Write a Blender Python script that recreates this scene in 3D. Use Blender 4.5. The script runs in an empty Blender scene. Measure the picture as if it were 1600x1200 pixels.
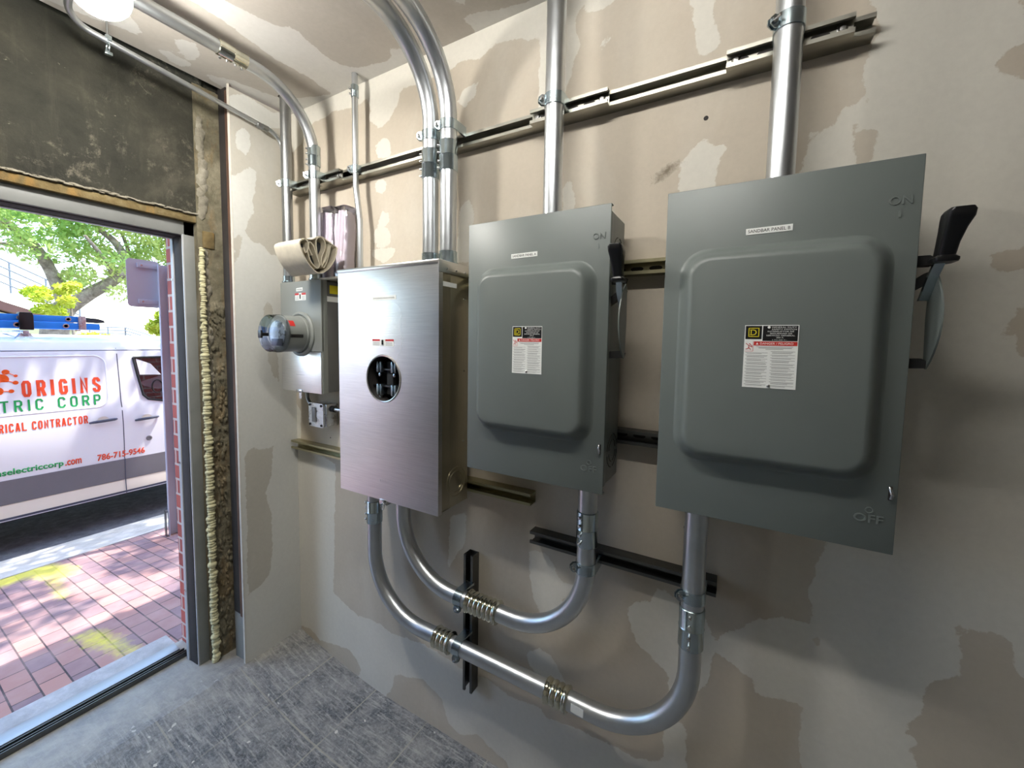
import bpy, bmesh, math, random
import numpy as np
from mathutils import Vector, Matrix
random.seed(7)
D = bpy.data
SC = bpy.context.scene
COL = SC.collection
R = math.radians

# ------------------------------------------------------------------ camera, sky, sun, exposure
cam = D.cameras.new('camera')
cam.sensor_fit = 'HORIZONTAL'; cam.sensor_width = 36.0
cam.lens = 626.45 / 1600 * 36.0
cam.shift_y = -(600 - 576.17) / 1600.0
cam.clip_start = 0.02; cam.clip_end = 400
co = D.objects.new('camera', cam); COL.objects.link(co)
yaw, pit, rol = R(-29.67), R(-3.917), R(0.9255)
F_ = Vector((math.sin(yaw)*math.cos(pit), math.cos(yaw)*math.cos(pit), math.sin(pit)))
r_ = Vector((math.cos(yaw), -math.sin(yaw), 0)); u_ = r_.cross(F_)
X_ = r_*math.cos(rol) + u_*math.sin(rol); Y_ = -r_*math.sin(rol) + u_*math.cos(rol)
mm = Matrix((X_, Y_, -F_)).transposed().to_4x4(); mm.translation = Vector((1.94, -1.21, 1.607))
co.matrix_world = mm
SC.camera = co

w = D.worlds.new('world'); SC.world = w; w.use_nodes = True
wn = w.node_tree; bg = wn.nodes['Background']
sky = wn.nodes.new('ShaderNodeTexSky'); sky.sky_type = 'NISHITA'; sky.sun_disc = False
sky.sun_elevation = R(68); sky.sun_rotation = R(24); sky.air_density = 1.0; sky.dust_density = 0.9; sky.ozone_density = 1.0
wn.links.new(sky.outputs[0], bg.inputs[0]); bg.inputs[1].default_value = 0.66

sun = D.lights.new('sun', 'SUN'); sun.energy = 6.2; sun.angle = R(0.6); sun.color = (1.0, 0.95, 0.87)
so = D.objects.new('sun', sun); COL.objects.link(so)
so.rotation_euler = Vector((0.16, 0.33, 1.0)).to_track_quat('Z', 'Y').to_euler()
so.location = (0, 0, 12)

SC.view_settings.view_transform = 'Standard'
try: SC.view_settings.look = 'None'
except Exception: pass
SC.view_settings.exposure = 0.7; SC.view_settings.gamma = 1.0
SC.view_settings.use_curve_mapping = False
SC.cycles.max_bounces = 8; SC.cycles.diffuse_bounces = 5; SC.cycles.glossy_bounces = 4
SC.cycles.sample_clamp_indirect = 6.0
SC.cycles.use_denoising = True

# ------------------------------------------------------------------ materials
def srgb(r, g, b):
    f = lambda c: (c/255/12.92) if c/255 <= 0.04045 else ((c/255+0.055)/1.055)**2.4
    return (f(r), f(g), f(b), 1.0)

class NT:
    """tiny helper around a node tree"""
    def __init__(s, name):
        s.m = D.materials.new(name); s.m.use_nodes = True; s.t = s.m.node_tree
        s.b = s.t.nodes['Principled BSDF']
    def n(s, kind, **kw):
        x = s.t.nodes.new(kind)
        for k, v in kw.items(): setattr(x, k, v)
        return x
    def l(s, a, b): s.t.links.new(a, b)
    def coords(s, scale=(1, 1, 1), which='Object'):
        tc = s.n('ShaderNodeTexCoord'); mp = s.n('ShaderNodeMapping')
        mp.inputs['Scale'].default_value = scale; s.l(tc.outputs[which], mp.inputs['Vector'])
        return mp.outputs[0]
    def noise(s, scale, detail=4, rough=0.55, vec=None, dist=0.0):
        x = s.n('ShaderNodeTexNoise'); x.inputs['Scale'].default_value = scale
        x.inputs['Detail'].default_value = detail; x.inputs['Roughness'].default_value = rough
        x.inputs['Distortion'].default_value = dist
        if vec is not None: s.l(vec, x.inputs['Vector'])
        return x.outputs[0]
    def ramp(s, fac, stops, interp='LINEAR'):
        x = s.n('ShaderNodeValToRGB'); s.l(fac, x.inputs[0]); e = x.color_ramp.elements
        x.color_ramp.interpolation = interp
        while len(e) < len(stops): e.new(0.5)
        for el, (p, c) in zip(e, stops):
            el.position = p; el.color = c if len(c) == 4 else (*c, 1)
        return x.outputs[0]
    def mix(s, fac, a, b, mode='MIX'):
        x = s.n('ShaderNodeMix', data_type='RGBA', blend_type=mode)
        for sock, v in ((x.inputs[0], fac), (x.inputs[6], a), (x.inputs[7], b)):
            if isinstance(v, (int, float)): sock.default_value = v
            elif isinstance(v, tuple): sock.default_value = v
            else: s.l(v, sock)
        return x.outputs[2]
    def math(s, op, a, b=None, c=None):
        x = s.n('ShaderNodeMath', operation=op)
        for sock, v in zip(x.inputs, (a, b, c)):
            if v is None: continue
            if isinstance(v, (int, float)): sock.default_value = v
            else: s.l(v, sock)
        return x.outputs[0]
    def bump(s, h, strength=0.3, dist=0.01):
        x = s.n('ShaderNodeBump'); x.inputs['Strength'].default_value = strength
        x.inputs['Distance'].default_value = dist; s.l(h, x.inputs['Height']); s.l(x.outputs[0], s.b.inputs['Normal'])
    def col(s, v):
        if isinstance(v, tuple): s.b.inputs['Base Color'].default_value = v
        else: s.l(v, s.b.inputs['Base Color'])
    def set(s, **kw):
        for k, v in kw.items():
            i = s.b.inputs[k.replace('_', ' ')]
            if isinstance(v, (int, float, tuple)): i.default_value = v
            else: s.l(v, i)
        return s.m

def paint(name, c, rough=0.5, var=0.06, scale=8, spec=0.5, metal=0.0, bump=0.0):
    t = NT(name); n = t.noise(scale, 5, 0.6, t.coords())
    k = t.ramp(n, [(0.3, tuple(x*(1-var) for x in c[:3])), (0.7, tuple(min(1, x*(1+var)) for x in c[:3]))])
    t.col(k)
    if bump: t.bump(t.noise(scale*12, 3, 0.6, t.coords()), bump, 0.002)
    return t.set(Roughness=rough, Metallic=metal, Specular_IOR_Level=spec)

def metal(name, c, rough=0.3, streak=(4, 4, 60), var=0.2, rvar=0.12, spangle=0.0):
    t = NT(name); n = t.noise(6, 4, 0.6, t.coords(streak))
    n2 = t.noise(30, 3, 0.6, t.coords())
    k = t.ramp(n, [(0.3, tuple(x*(1-var) for x in c[:3])), (0.7, tuple(min(1, x*(1+var*0.6)) for x in c[:3]))])
    if spangle:
        v = t.n('ShaderNodeTexVoronoi'); v.inputs['Scale'].default_value = 120; t.l(t.coords(), v.inputs['Vector'])
        k = t.mix(spangle, k, v.outputs['Color'], 'OVERLAY')
    t.col(k)
    rr = t.n('ShaderNodeMapRange'); t.l(n2, rr.inputs[0]); rr.inputs[1].default_value = 0.3; rr.inputs[2].default_value = 0.7
    rr.inputs[3].default_value = max(0.04, rough-rvar); rr.inputs[4].default_value = rough+rvar
    return t.set(Metallic=1.0, Roughness=rr.outputs[0])

M = {}
M['emt'] = metal('galvanized_conduit', srgb(206, 210, 213), 0.34, (3, 3, 3), 0.06, 0.03)
M['emt_dull'] = metal('aged_conduit', srgb(158, 160, 160), 0.38, (3, 3, 3), 0.08, 0.03)
M['zinc'] = metal('zinc_fitting', srgb(188, 202, 208), 0.24, (8, 8, 8), 0.08, 0.04)
M['chrome_ring'] = metal('polished_fitting', srgb(215, 213, 196), 0.14, (8, 8, 8), 0.15, 0.05)
M['strut'] = metal('strut_steel', srgb(166, 164, 154), 0.36, (2, 20, 20), 0.1, 0.04)
M['strut_gold'] = metal('yellow_zinc', srgb(176, 170, 138), 0.34, (2, 20, 20), 0.1, 0.04)
M['strut_dark'] = metal('dark_strut_steel', srgb(104, 104, 102), 0.42, (2, 20, 20), 0.12, 0.04)
M['screw'] = metal('screw_steel', srgb(200, 200, 200), 0.25, (9, 9, 9), 0.1)
M['black_plastic'] = paint('black_plastic', srgb(20, 20, 21), 0.28, 0.2, 30)
M['black_rubber'] = paint('black_rubber', srgb(24, 24, 24), 0.7, 0.2, 30)
M['grey_enamel'] = paint('grey_enamel', srgb(104, 111, 108), 0.42, 0.05, 3, bump=0.05)
M['meter_grey'] = paint('meter_grey_paint', srgb(134, 138, 134), 0.42, 0.04, 3)
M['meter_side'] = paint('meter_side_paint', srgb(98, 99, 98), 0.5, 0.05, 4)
M['white_plastic'] = paint('white_label', srgb(236, 238, 234), 0.5, 0.02, 30)
M['white_paint'] = paint('vehicle_white', srgb(226, 228, 236), 0.25, 0.02, 2)
M['label_black'] = paint('label_black', srgb(14, 14, 16), 0.4, 0.1, 30)
M['label_red'] = paint('label_red', srgb(196, 44, 40), 0.45, 0.05, 30)
M['label_yellow'] = paint('label_yellow', srgb(222, 206, 40), 0.45, 0.05, 30)
M['label_grey'] = paint('label_text_grey', srgb(120, 120, 120), 0.5, 0.05, 30)
M['orange'] = paint('sign_orange', srgb(240, 96, 28), 0.4, 0.03, 5)
M['redorange'] = paint('sign_red_orange', srgb(224, 78, 44), 0.4, 0.03, 5)
M['green'] = paint('sign_green', srgb(24, 150, 80), 0.4, 0.03, 5)
M['blue_frp'] = paint('blue_fibreglass', srgb(24, 120, 210), 0.4, 0.08, 5)
M['alu'] = metal('aluminium', srgb(205, 208, 212), 0.3, (3, 3, 20), 0.12)
M['van_trim'] = paint('grey_body_trim', srgb(112, 110, 116), 0.55, 0.06, 4)
M['van_sill'] = paint('sill_white', srgb(232, 222, 208), 0.4, 0.03, 4)
M['dark_trim'] = paint('dark_body_trim', srgb(70, 74, 92), 0.5, 0.05, 5)
M['tyre'] = paint('tyre_rubber', srgb(28, 28, 29), 0.8, 0.1, 20)
M['canvas'] = paint('cream_canvas', srgb(214, 206, 186), 0.85, 0.08, 40, bump=0.4)
M['foam'] = paint('yellow_foam', srgb(206, 200, 160), 0.75, 0.14, 26, bump=0.5)
M['seat_dark'] = paint('cab_interior', srgb(44, 48, 54), 0.8, 0.2, 6)

# brushed stainless steel of the large meter cabinet
t = NT('brushed_stainless'); v = t.coords((1.2, 1, 42)); n = t.noise(7, 6, 0.7, v)
k = t.ramp(n, [(0.25, srgb(216, 214, 212)), (0.75, srgb(240, 238, 236))]); t.col(k)
sm = t.noise(2.2, 3, 0.5, t.coords()); rr = t.n('ShaderNodeMapRange'); t.l(sm, rr.inputs[0])
rr.inputs[1].default_value = 0.3; rr.inputs[2].default_value = 0.7; rr.inputs[3].default_value = 0.26; rr.inputs[4].default_value = 0.36; t.bump(t.noise(2.5, 2, 0.5, t.coords((0.7, 1, 3.2))), 0.05, 0.02)
M['stainless'] = t.set(Metallic=1.0, Roughness=rr.outputs[0])
M['stainless_side'] = metal('steel_side', srgb(186, 180, 160), 0.40, (30, 30, 2), 0.05, 0.03)

# lamp and glass
t = NT('lit_globe'); t.col((1, 1, 1, 1)); M['globe'] = t.set(Emission_Color=(1.0, 0.965, 0.90, 1), Emission_Strength=200.0)
t = NT('lit_globe_room'); t.col((1, 1, 1, 1)); M['globe2'] = t.set(Emission_Color=(1.0, 0.975, 0.93, 1), Emission_Strength=52.0)

def glass(name, tint, rough=0.02, fac=0.8):
    t = NT(name); tr = t.n('ShaderNodeBsdfTransparent'); tr.inputs[0].default_value = tint
    gl = t.n('ShaderNodeBsdfGlossy'); gl.inputs['Roughness'].default_value = rough
    fr = t.n('ShaderNodeFresnel'); fr.inputs[0].default_value = 1.5
    ad = t.math('MULTIPLY_ADD', fr.outputs[0], 1.0, 1.0-fac); mx = t.n('ShaderNodeMixShader')
    t.l(ad, mx.inputs[0]); t.l(tr.outputs[0], mx.inputs[1]); t.l(gl.outputs[0], mx.inputs[2])
    t.l(mx.outputs[0], t.t.nodes['Material Output'].inputs[0]); return t.m
M['meter_glass'] = glass('meter_glass', (0.93, 0.96, 1, 1), 0.03, 0.97)
M['pane'] = glass('clear_window_pane', (0.97, 0.98, 0.98, 1), 0.0, 1.0)
M['window_glass'] = glass('tinted_window_glass', (0.55, 0.62, 0.66, 1), 0.02, 0.9)
M['wrap'] = glass('plastic_wrap', (0.96, 0.95, 0.98, 1), 0.12, 0.9)

# drywall with joint compound: 'mud' holds the signed distance to the traced patches
def drywall(name, paper, mudc, smudge=None):
    t = NT(name); at = t.n('ShaderNodeAttribute', attribute_name='mud'); o = t.coords()
    n1 = t.math('MULTIPLY', t.math('SUBTRACT', t.noise(22, 6, 0.65, o), 0.5), 0.034)
    n2 = t.math('MULTIPLY', t.math('SUBTRACT', t.noise(140, 3, 0.6, o), 0.5), 0.009)
    sd = t.math('ADD', t.math('ADD', at.outputs['Fac'], n1), n2)
    mr = t.n('ShaderNodeMapRange'); t.l(sd, mr.inputs[0]); mr.inputs[1].default_value = -0.0012; mr.inputs[2].default_value = 0.0016
    big = t.noise(1.6, 4, 0.6, o); fine = t.noise(60, 4, 0.7, o)
    pc = t.ramp(big, [(0.3, tuple(c*0.9 for c in paper[:3])), (0.7, tuple(c*1.06 for c in paper[:3]))])
    mc = t.ramp(big, [(0.3, tuple(c*0.94 for c in mudc[:3])), (0.7, tuple(min(1, c*1.05) for c in mudc[:3]))])
    # faint thin compound wash over the paper
    wash = t.ramp(t.noise(3.1, 5, 0.6, t.coords((1, 1, 0.45)), 0.6), [(0.5, (0, 0, 0)), (0.68, (0.32, 0.32, 0.32))])
    pc = t.mix(wash, pc, mudc)
    c = t.mix(mr.outputs[0], pc, mc)
    # pencil specks and scuffs
    sp = t.ramp(t.noise(9, 8, 0.8, o), [(0.24, (1, 1, 1)), (0.30, (0, 0, 0))])
    c = t.mix(t.math('MULTIPLY', sp, 0.55), c, srgb(92, 86, 78))
    c = t.mix(0.06, c, t.ramp(fine, [(0.35, (0.2, 0.2, 0.2)), (0.65, (1, 1, 1))]), 'MULTIPLY')
    if smudge:
        sp3 = t.n('ShaderNodeSeparateXYZ'); t.l(o, sp3.inputs[0])
        u1 = t.math('SUBTRACT', sp3.outputs[0], smudge[0]); v1 = t.math('SUBTRACT', sp3.outputs[2], smudge[1])
        a_ = t.math('DIVIDE', t.math('ADD', t.math('MULTIPLY', u1, 0.86), t.math('MULTIPLY', v1, 0.5)), 0.055); b_ = t.math('DIVIDE', t.math('SUBTRACT', t.math('MULTIPLY', v1, 0.86), t.math('MULTIPLY', u1, 0.5)), 0.020)
        d_ = t.math('ADD', t.math('SQRT', t.math('ADD', t.math('MULTIPLY', a_, a_), t.math('MULTIPLY', b_, b_))), t.math('MULTIPLY', t.math('SUBTRACT', t.noise(55, 4, 0.7, o), 0.5), 2.2))
        c = t.mix(t.ramp(d_, [(0.0, (0.75, 0.75, 0.75)), (0.9, (0, 0, 0))]), c, srgb(88, 78, 62))
    t.col(c)
    hgt = t.math('ADD', t.math('MULTIPLY', mr.outputs[0], 1.0), t.math('MULTIPLY', fine, 0.25))
    t.bump(hgt, 0.25, 0.0015)
    return t.set(Roughness=0.86, Specular_IOR_Level=0.25)
M['drywall'] = drywall('drywall_with_joint_compound', srgb(190, 180, 164), srgb(209, 205, 194), (1.735, 2.085))
M['drywall_front'] = drywall('front_drywall_with_compound', srgb(186, 182, 171), srgb(206, 206, 200))
M['ceiling'] = drywall('ceiling_drywall_with_compound', srgb(186, 180, 171), srgb(208, 206, 201))
M['edge_paper'] = paint('drywall_edge', srgb(206, 200, 188), 0.9, 0.1, 30)

# floor: dark dusty 12 inch tiles
t = NT('dusty_slate_tiles'); o = t.coords()
sep = t.n('ShaderNodeSeparateXYZ'); t.l(o, sep.inputs[0])
def joint(axis, off, period=0.305, wid=0.006):
    a = t.math('PINGPONG', t.math('SUBTRACT', axis, off), period/2)
    return t.math('LESS_THAN', t.math('ADD', a, t.math('MULTIPLY', t.math('SUBTRACT', t.noise(18, 3, 0.6, o), 0.5), 0.006)), wid/2)
j = t.math('MAXIMUM', joint(sep.outputs[0], 0.56), joint(sep.outputs[1], -0.30))
dust = t.noise(7, 9, 0.78, o, 0.4); speck = t.noise(90, 4, 0.8, o)
scr = t.noise(26, 5, 0.75, t.coords((0.35, 3.2, 1)))
base = t.ramp(speck, [(0.36, srgb(58, 61, 67)), (0.5, srgb(90, 94, 100)), (0.66, srgb(138, 141, 145))])
c = t.mix(t.ramp(dust, [(0.42, (0, 0, 0)), (0.68, (0.75, 0.75, 0.75))]), base, srgb(168, 167, 165))
c = t.mix(t.ramp(scr, [(0.5, (0, 0, 0)), (0.64, (0.7, 0.7, 0.7))]), c, srgb(180, 179, 176))
pp = t.ramp(t.noise(34, 2, 0.4, o), [(0.735, (0, 0, 0)), (0.75, (1, 1, 1))]); c = t.mix(pp, c, srgb(205, 203, 198))
# cement smear towards the doorway and the corner
sm = t.n('ShaderNodeMapRange'); t.l(t.math('ADD', sep.outputs[0], t.math('MULTIPLY', t.noise(5, 4, 0.6, o), 0.5)), sm.inputs[0])
sm.inputs[1].default_value = 0.42; sm.inputs[2].default_value = 0.12; sm.inputs[4].default_value = 0.85
c = t.mix(sm.outputs[0], c, t.ramp(dust, [(0.35, srgb(142, 141, 140)), (0.7, srgb(182, 178, 168))]))
c = t.mix(t.math('MULTIPLY', t.math('MULTIPLY', j, t.ramp(t.noise(3, 3, 0.6, o), [(0.35, (0.1, 0.1, 0.1)), (0.6, (0.8, 0.8, 0.8))])), t.math('SUBTRACT', 1.0, sm.outputs[0])), c, srgb(168, 164, 152))
t.col(c); t.bump(t.math('ADD', dust, t.math('MULTIPLY', j, -0.4)), 0.35, 0.004)
M['floor'] = t.set(Roughness=t.ramp(dust, [(0.3, (0.38, 0.38, 0.38)), (0.7, (0.66, 0.66, 0.66))]))

# old concrete above and beside the door
def concrete(name, dark, mid, light, sc=3.0, rusty=0.0, patchy=0.0):
    t = NT(name); o = t.coords(); n = t.noise(sc, 9, 0.7, o, 0.3)
    c = t.ramp(n, [(0.3, dark), (0.52, mid), (0.7, light)])
    sp = t.ramp(t.noise(13, 7, 0.75, o, 1.2), [(0.66, (0, 0, 0)), (0.71, (1, 1, 1))]); c = t.mix(t.math('MULTIPLY', sp, 0.75), c, srgb(150, 144, 130))
    run = t.ramp(t.noise(5, 6, 0.7, t.coords((6, 6, 0.6))), [(0.55, (0, 0, 0)), (0.72, (0.5, 0.5, 0.5))]); c = t.mix(t.math('MULTIPLY', run, 0.5), c, light)
    if patchy:
        pt = t.ramp(t.noise(2.6, 8, 0.75, o, 0.8), [(0.52, (0, 0, 0)), (0.62, (1, 1, 1))]); pt2 = t.ramp(t.noise(24, 6, 0.8, o), [(0.5, (0, 0, 0)), (0.62, (1, 1, 1))])
        c = t.mix(t.math('MULTIPLY', t.math('MULTIPLY', pt, pt2), patchy), c, srgb(128, 122, 108))
    if rusty:
        rs = t.ramp(t.noise(4, 5, 0.6, t.coords((5, 5, 1.4))), [(0.5, (0, 0, 0)), (0.6, (1, 1, 1))]); c = t.mix(t.math('MULTIPLY', rs, rusty), c, srgb(176, 132, 66))
    t.col(c); t.bump(t.noise(30, 8, 0.75, o), 0.7, 0.012)
    return t.set(Roughness=0.9, Specular_IOR_Level=0.2)
M['concrete_dark'] = concrete('dark_old_concrete', srgb(42, 42, 38), srgb(62, 61, 53), srgb(88, 85, 74), patchy=0.7)
M['concrete_col'] = concrete('rough_column_concrete', srgb(84, 78, 64), srgb(126, 120, 100), srgb(158, 150, 128), 9, 0.18)
M['rust_strip'] = concrete('rusty_yellow_strip', srgb(84, 72, 48), srgb(126, 110, 76), srgb(150, 138, 106), 8, 0.35)
M['mortar'] = concrete('rough_mortar', srgb(110, 106, 94), srgb(150, 144, 128), srgb(178, 172, 156), 12)
M['brown_steel'] = paint('rusty_brown_steel', srgb(92, 66, 50), 0.7, 0.4, 9, bump=0.3)
M['black_gap'] = paint('dark_recess_fill', srgb(44, 40, 38), 0.8, 0.3, 9)
M['frame_steel'] = paint('door_frame_steel', srgb(128, 130, 128), 0.5, 0.14, 5, bump=0.1)
M['frame_light'] = paint('door_frame_light_face', srgb(176, 178, 182), 0.4, 0.06, 5)
M['threshold'] = metal('threshold_aluminium', srgb(176, 180, 186), 0.5, (20, 1, 20), 0.05, 0.03)
M['kerb'] = concrete('kerb_concrete', srgb(176, 172, 164), srgb(200, 196, 188), srgb(216, 212, 204), 5)
M['asphalt'] = concrete('street_asphalt', srgb(92, 92, 98), srgb(116, 116, 122), srgb(134, 134, 140), 12)
M['sill_cement'] = concrete('sill_cement', srgb(150, 150, 152), srgb(176, 176, 180), srgb(196, 196, 200), 8)
M['plaster_wall'] = concrete('room_plaster', srgb(176, 172, 164), srgb(190, 186, 178), srgb(200, 196, 188), 3)

# brick pavers with yellow utility paint
t = NT('brick_pavers'); o = t.coords(); mp = t.n('ShaderNodeMapping'); t.l(o, mp.inputs[0]); mp.inputs['Rotation'].default_value = (0, 0, R(1.5))
br = t.n('ShaderNodeTexBrick'); t.l(mp.outputs[0], br.inputs['Vector']); br.offset = 0.5
br.inputs['Scale'].default_value = 1.0; br.inputs['Brick Width'].default_value = 0.15; br.inputs['Row Height'].default_value = 0.088
br.inputs['Mortar Size'].default_value = 0.0034; br.inputs['Mortar Smooth'].default_value = 0.2
br.inputs['Color1'].default_value = srgb(166, 124, 116); br.inputs['Color2'].default_value = srgb(122, 100, 108); br.inputs['Mortar'].default_value = srgb(58, 48, 52)
c = t.mix(t.ramp(t.noise(5, 5, 0.6, o), [(0.4, (0, 0, 0)), (0.7, (0.5, 0.5, 0.5))]), br.outputs[0], srgb(176, 150, 146))
at = t.n('ShaderNodeAttribute', attribute_name='spray'); nn = t.math('MULTIPLY', t.math('SUBTRACT', t.noise(30, 5, 0.7, o), 0.5), 0.12)
ym = t.n('ShaderNodeMapRange'); t.l(t.math('ADD', at.outputs['Fac'], nn), ym.inputs[0]); ym.inputs[1].default_value = -0.03; ym.inputs[2].default_value = 0.05; ym.inputs[4].default_value = 0.66
c = t.mix(ym.outputs[0], c, srgb(226, 222, 60)); t.col(c)
t.bump(t.math('SUBTRACT', 1.0, br.outputs[1]), 0.5, 0.006)
M['pavers'] = t.set(Roughness=0.75)
# brick wall outside
t = NT('red_brick_wall'); v = t.coords((1, 1, 1)); sp_ = t.n('ShaderNodeSeparateXYZ'); t.l(v, sp_.inputs[0]); cb = t.n('ShaderNodeCombineXYZ')
t.l(t.math('ADD', sp_.outputs[0], sp_.outputs[1]), cb.inputs[0]); t.l(sp_.outputs[2], cb.inputs[1])
br = t.n('ShaderNodeTexBrick'); t.l(cb.outputs[0], br.inputs['Vector']); br.inputs['Scale'].default_value = 1.0
br.inputs['Brick Width'].default_value = 0.2; br.inputs['Row Height'].default_value = 0.075; br.inputs['Mortar Size'].default_value = 0.006
br.inputs['Color1'].default_value = srgb(176, 84, 74); br.inputs['Color2'].default_value = srgb(150, 72, 66); br.inputs['Mortar'].default_value = srgb(190, 170, 164)
t.col(br.outputs[0]); t.bump(t.math('SUBTRACT', 1.0, br.outputs[1]), 0.6, 0.01); M['brick_wall'] = t.set(Roughness=0.8)

# leaves and bark
def leafmat(name, a, b):
    t = NT(name); n = t.noise(1.1, 3, 0.5, t.coords()); c = t.ramp(n, [(0.35, a), (0.65, b)]); t.col(c)
    tr = t.n('ShaderNodeBsdfTranslucent'); t.l(c, tr.inputs[0]); mx = t.n('ShaderNodeMixShader'); mx.inputs[0].default_value = 0.45
    t.l(t.b.outputs[0], mx.inputs[1]); t.l(tr.outputs[0], mx.inputs[2]); t.l(mx.outputs[0], t.t.nodes['Material Output'].inputs[0])
    return t.set(Roughness=0.6)
M['leaf_a'] = leafmat('green_leaves', srgb(140, 180, 90), srgb(206, 214, 130))
M['leaf_b'] = leafmat('yellow_green_leaves', srgb(170, 196, 50), srgb(216, 214, 90))
M['bark'] = concrete('tree_bark', srgb(104, 92, 82), srgb(150, 136, 122), srgb(184, 172, 156), 10)
M['wrap_cloth'] = paint('lavender_folded_cloth', srgb(232, 224, 232), 0.7, 0.04, 14)
M['facade_cream'] = paint('cream_facade', srgb(226, 222, 176), 0.8, 0.04, 2)
M['facade_white'] = paint('white_facade', srgb(234, 236, 238), 0.8, 0.03, 2)
M['brown_roof'] = paint('brown_roof_trim', srgb(120, 84, 76), 0.7, 0.08, 4)
M['railing'] = paint('grey_railing', srgb(128, 136, 146), 0.5, 0.08, 4)
M['sign_back'] = paint('sign_back_aluminium', srgb(178, 182, 196), 0.45, 0.03, 4)

# ------------------------------------------------------------------ geometry helpers
class MB:
    """collects closed shapes in world coordinates and links them as ONE mesh object"""
    def __init__(s): s.bm = bmesh.new()
    def box(s, lo, hi, bev=0.0, seg=2, mat=None):
        tmp = bmesh.new(); bmesh.ops.create_cube(tmp, size=1.0)
        c = [(a+b)/2 for a, b in zip(lo, hi)]; d = [abs(b-a) for a, b in zip(lo, hi)]
        for v in tmp.verts: v.co = Vector((c[0]+v.co.x*d[0], c[1]+v.co.y*d[1], c[2]+v.co.z*d[2]))
        if bev: bmesh.ops.bevel(tmp, geom=tmp.edges[:], offset=min(bev, min(d)*0.45), segments=seg, affect='EDGES', profile=0.5)
        s.join(tmp, mat); return s
    def join(s, tmp, mat=None):
        if mat is not None: bmesh.ops.transform(tmp, matrix=mat, verts=tmp.verts[:])
        bmesh.ops.recalc_face_normals(tmp, faces=tmp.faces[:])
        me = D.meshes.new('t'); tmp.to_mesh(me); tmp.free(); s.bm.from_mesh(me); D.meshes.remove(me)
    def loft(s, rings, cap=True, closed=True):
        """rings: list of equally long lists of points"""
        tmp = bmesh.new(); vr = [[tmp.verts.new(p) for p in r] for r in rings]; n = len(rings[0])
        for a, b in zip(vr, vr[1:]):
            for i in range(n if closed else n-1):
                j = (i+1) % n
                tmp.faces.new((a[i], a[j], b[j], b[i]))
        if cap and closed:
            tmp.faces.new(vr[0][::-1]); tmp.faces.new(vr[-1])
        s.join(tmp); return s
    def tube(s, pts, r, seg=28, cap=True, ell=1.0):
        pts = [Vector(p) for p in pts]; rings = []
        rr = r if isinstance(r, (list, tuple)) else [r]*len(pts)
        t0 = (pts[1]-pts[0]).normalized(); up = Vector((0, 1, 0)) if abs(t0.y) < 0.9 else Vector((1, 0, 0))
        nrm = t0.cross(up).normalized()
        for i, p in enumerate(pts):
            if i == 0: t_ = t0
            elif i == len(pts)-1: t_ = (pts[-1]-pts[-2]).normalized()
            else: t_ = ((pts[i+1]-p).normalized()+(p-pts[i-1]).normalized()).normalized()
            nrm = (nrm - t_*nrm.dot(t_)).normalized(); bn = t_.cross(nrm)
            rings.append([p + (nrm*math.cos(a)+bn*math.sin(a)*ell)*rr[i] for a in [2*math.pi*k/seg for k in range(seg)]])
        return s.loft(rings, cap)
    def cyl(s, a, b, r, seg=24): return s.tube([a, b], r, seg)
    def lathe(s, prof, origin, axis='Z', seg=32, cap=True):
        """prof: list of (radius, height along axis)"""
        o = Vector(origin); A = {'X': Vector((1, 0, 0)), 'Y': Vector((0, 1, 0)), 'Z': Vector((0, 0, 1)), '-Y': Vector((0, -1, 0))}[axis]
        u = Vector((0, 0, 1)) if axis != 'Z' else Vector((1, 0, 0)); v = A.cross(u)
        return s.loft([[o + A*h + (u*math.cos(t)+v*math.sin(t))*max(r, 1e-4) for t in [2*math.pi*k/seg for k in range(seg)]] for r, h in prof], cap)
    def prism(s, poly, d0, d1, plane='XZ'):
        """extrude a 2D polygon; plane XZ -> extruded along y, YZ -> along x, XY -> along z"""
        f = {'XZ': lambda p, d: (p[0], d, p[1]), 'YZ': lambda p, d: (d, p[0], p[1]), 'XY': lambda p, d: (p[0], p[1], d)}[plane]
        return s.loft([[f(p, d0) for p in poly], [f(p, d1) for p in poly]])
    def ball(s, c, r, sub=2, sc=(1, 1, 1)):
        tmp = bmesh.new(); bmesh.ops.create_icosphere(tmp, subdivisions=sub, radius=r)
        for v in tmp.verts: v.co = Vector((c[0]+v.co.x*sc[0], c[1]+v.co.y*sc[1], c[2]+v.co.z*sc[2]))
        s.join(tmp); return s
    def raw(s, verts, faces):
        me = D.meshes.new('t'); me.from_pydata(verts, [], faces); s.bm.from_mesh(me); D.meshes.remove(me); return s
    def build(s, name, mat, parent=None, label=None, smooth=True, angle=38, xf=None):
        if xf is not None: bmesh.ops.transform(s.bm, matrix=xf, verts=s.bm.verts[:])
        o_ = origin_of(parent)
        if o_.length: bmesh.ops.translate(s.bm, verts=s.bm.verts[:], vec=-o_)
        me = D.meshes.new(name); s.bm.to_mesh(me); s.bm.free()
        if smooth:
            me.polygons.foreach_set('use_smooth', [True]*len(me.polygons))
            me.set_sharp_from_angle(angle=R(angle))
        me.materials.append(M[mat] if isinstance(mat, str) else mat)
        o = D.objects.new(name, me); COL.objects.link(o)
        if parent is not None: o.parent = parent
        if label: o['label'] = label
        return o

def origin_of(o):
    v = Vector((0, 0, 0))
    while o is not None: v = v + o.location; o = o.parent
    return v

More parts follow.
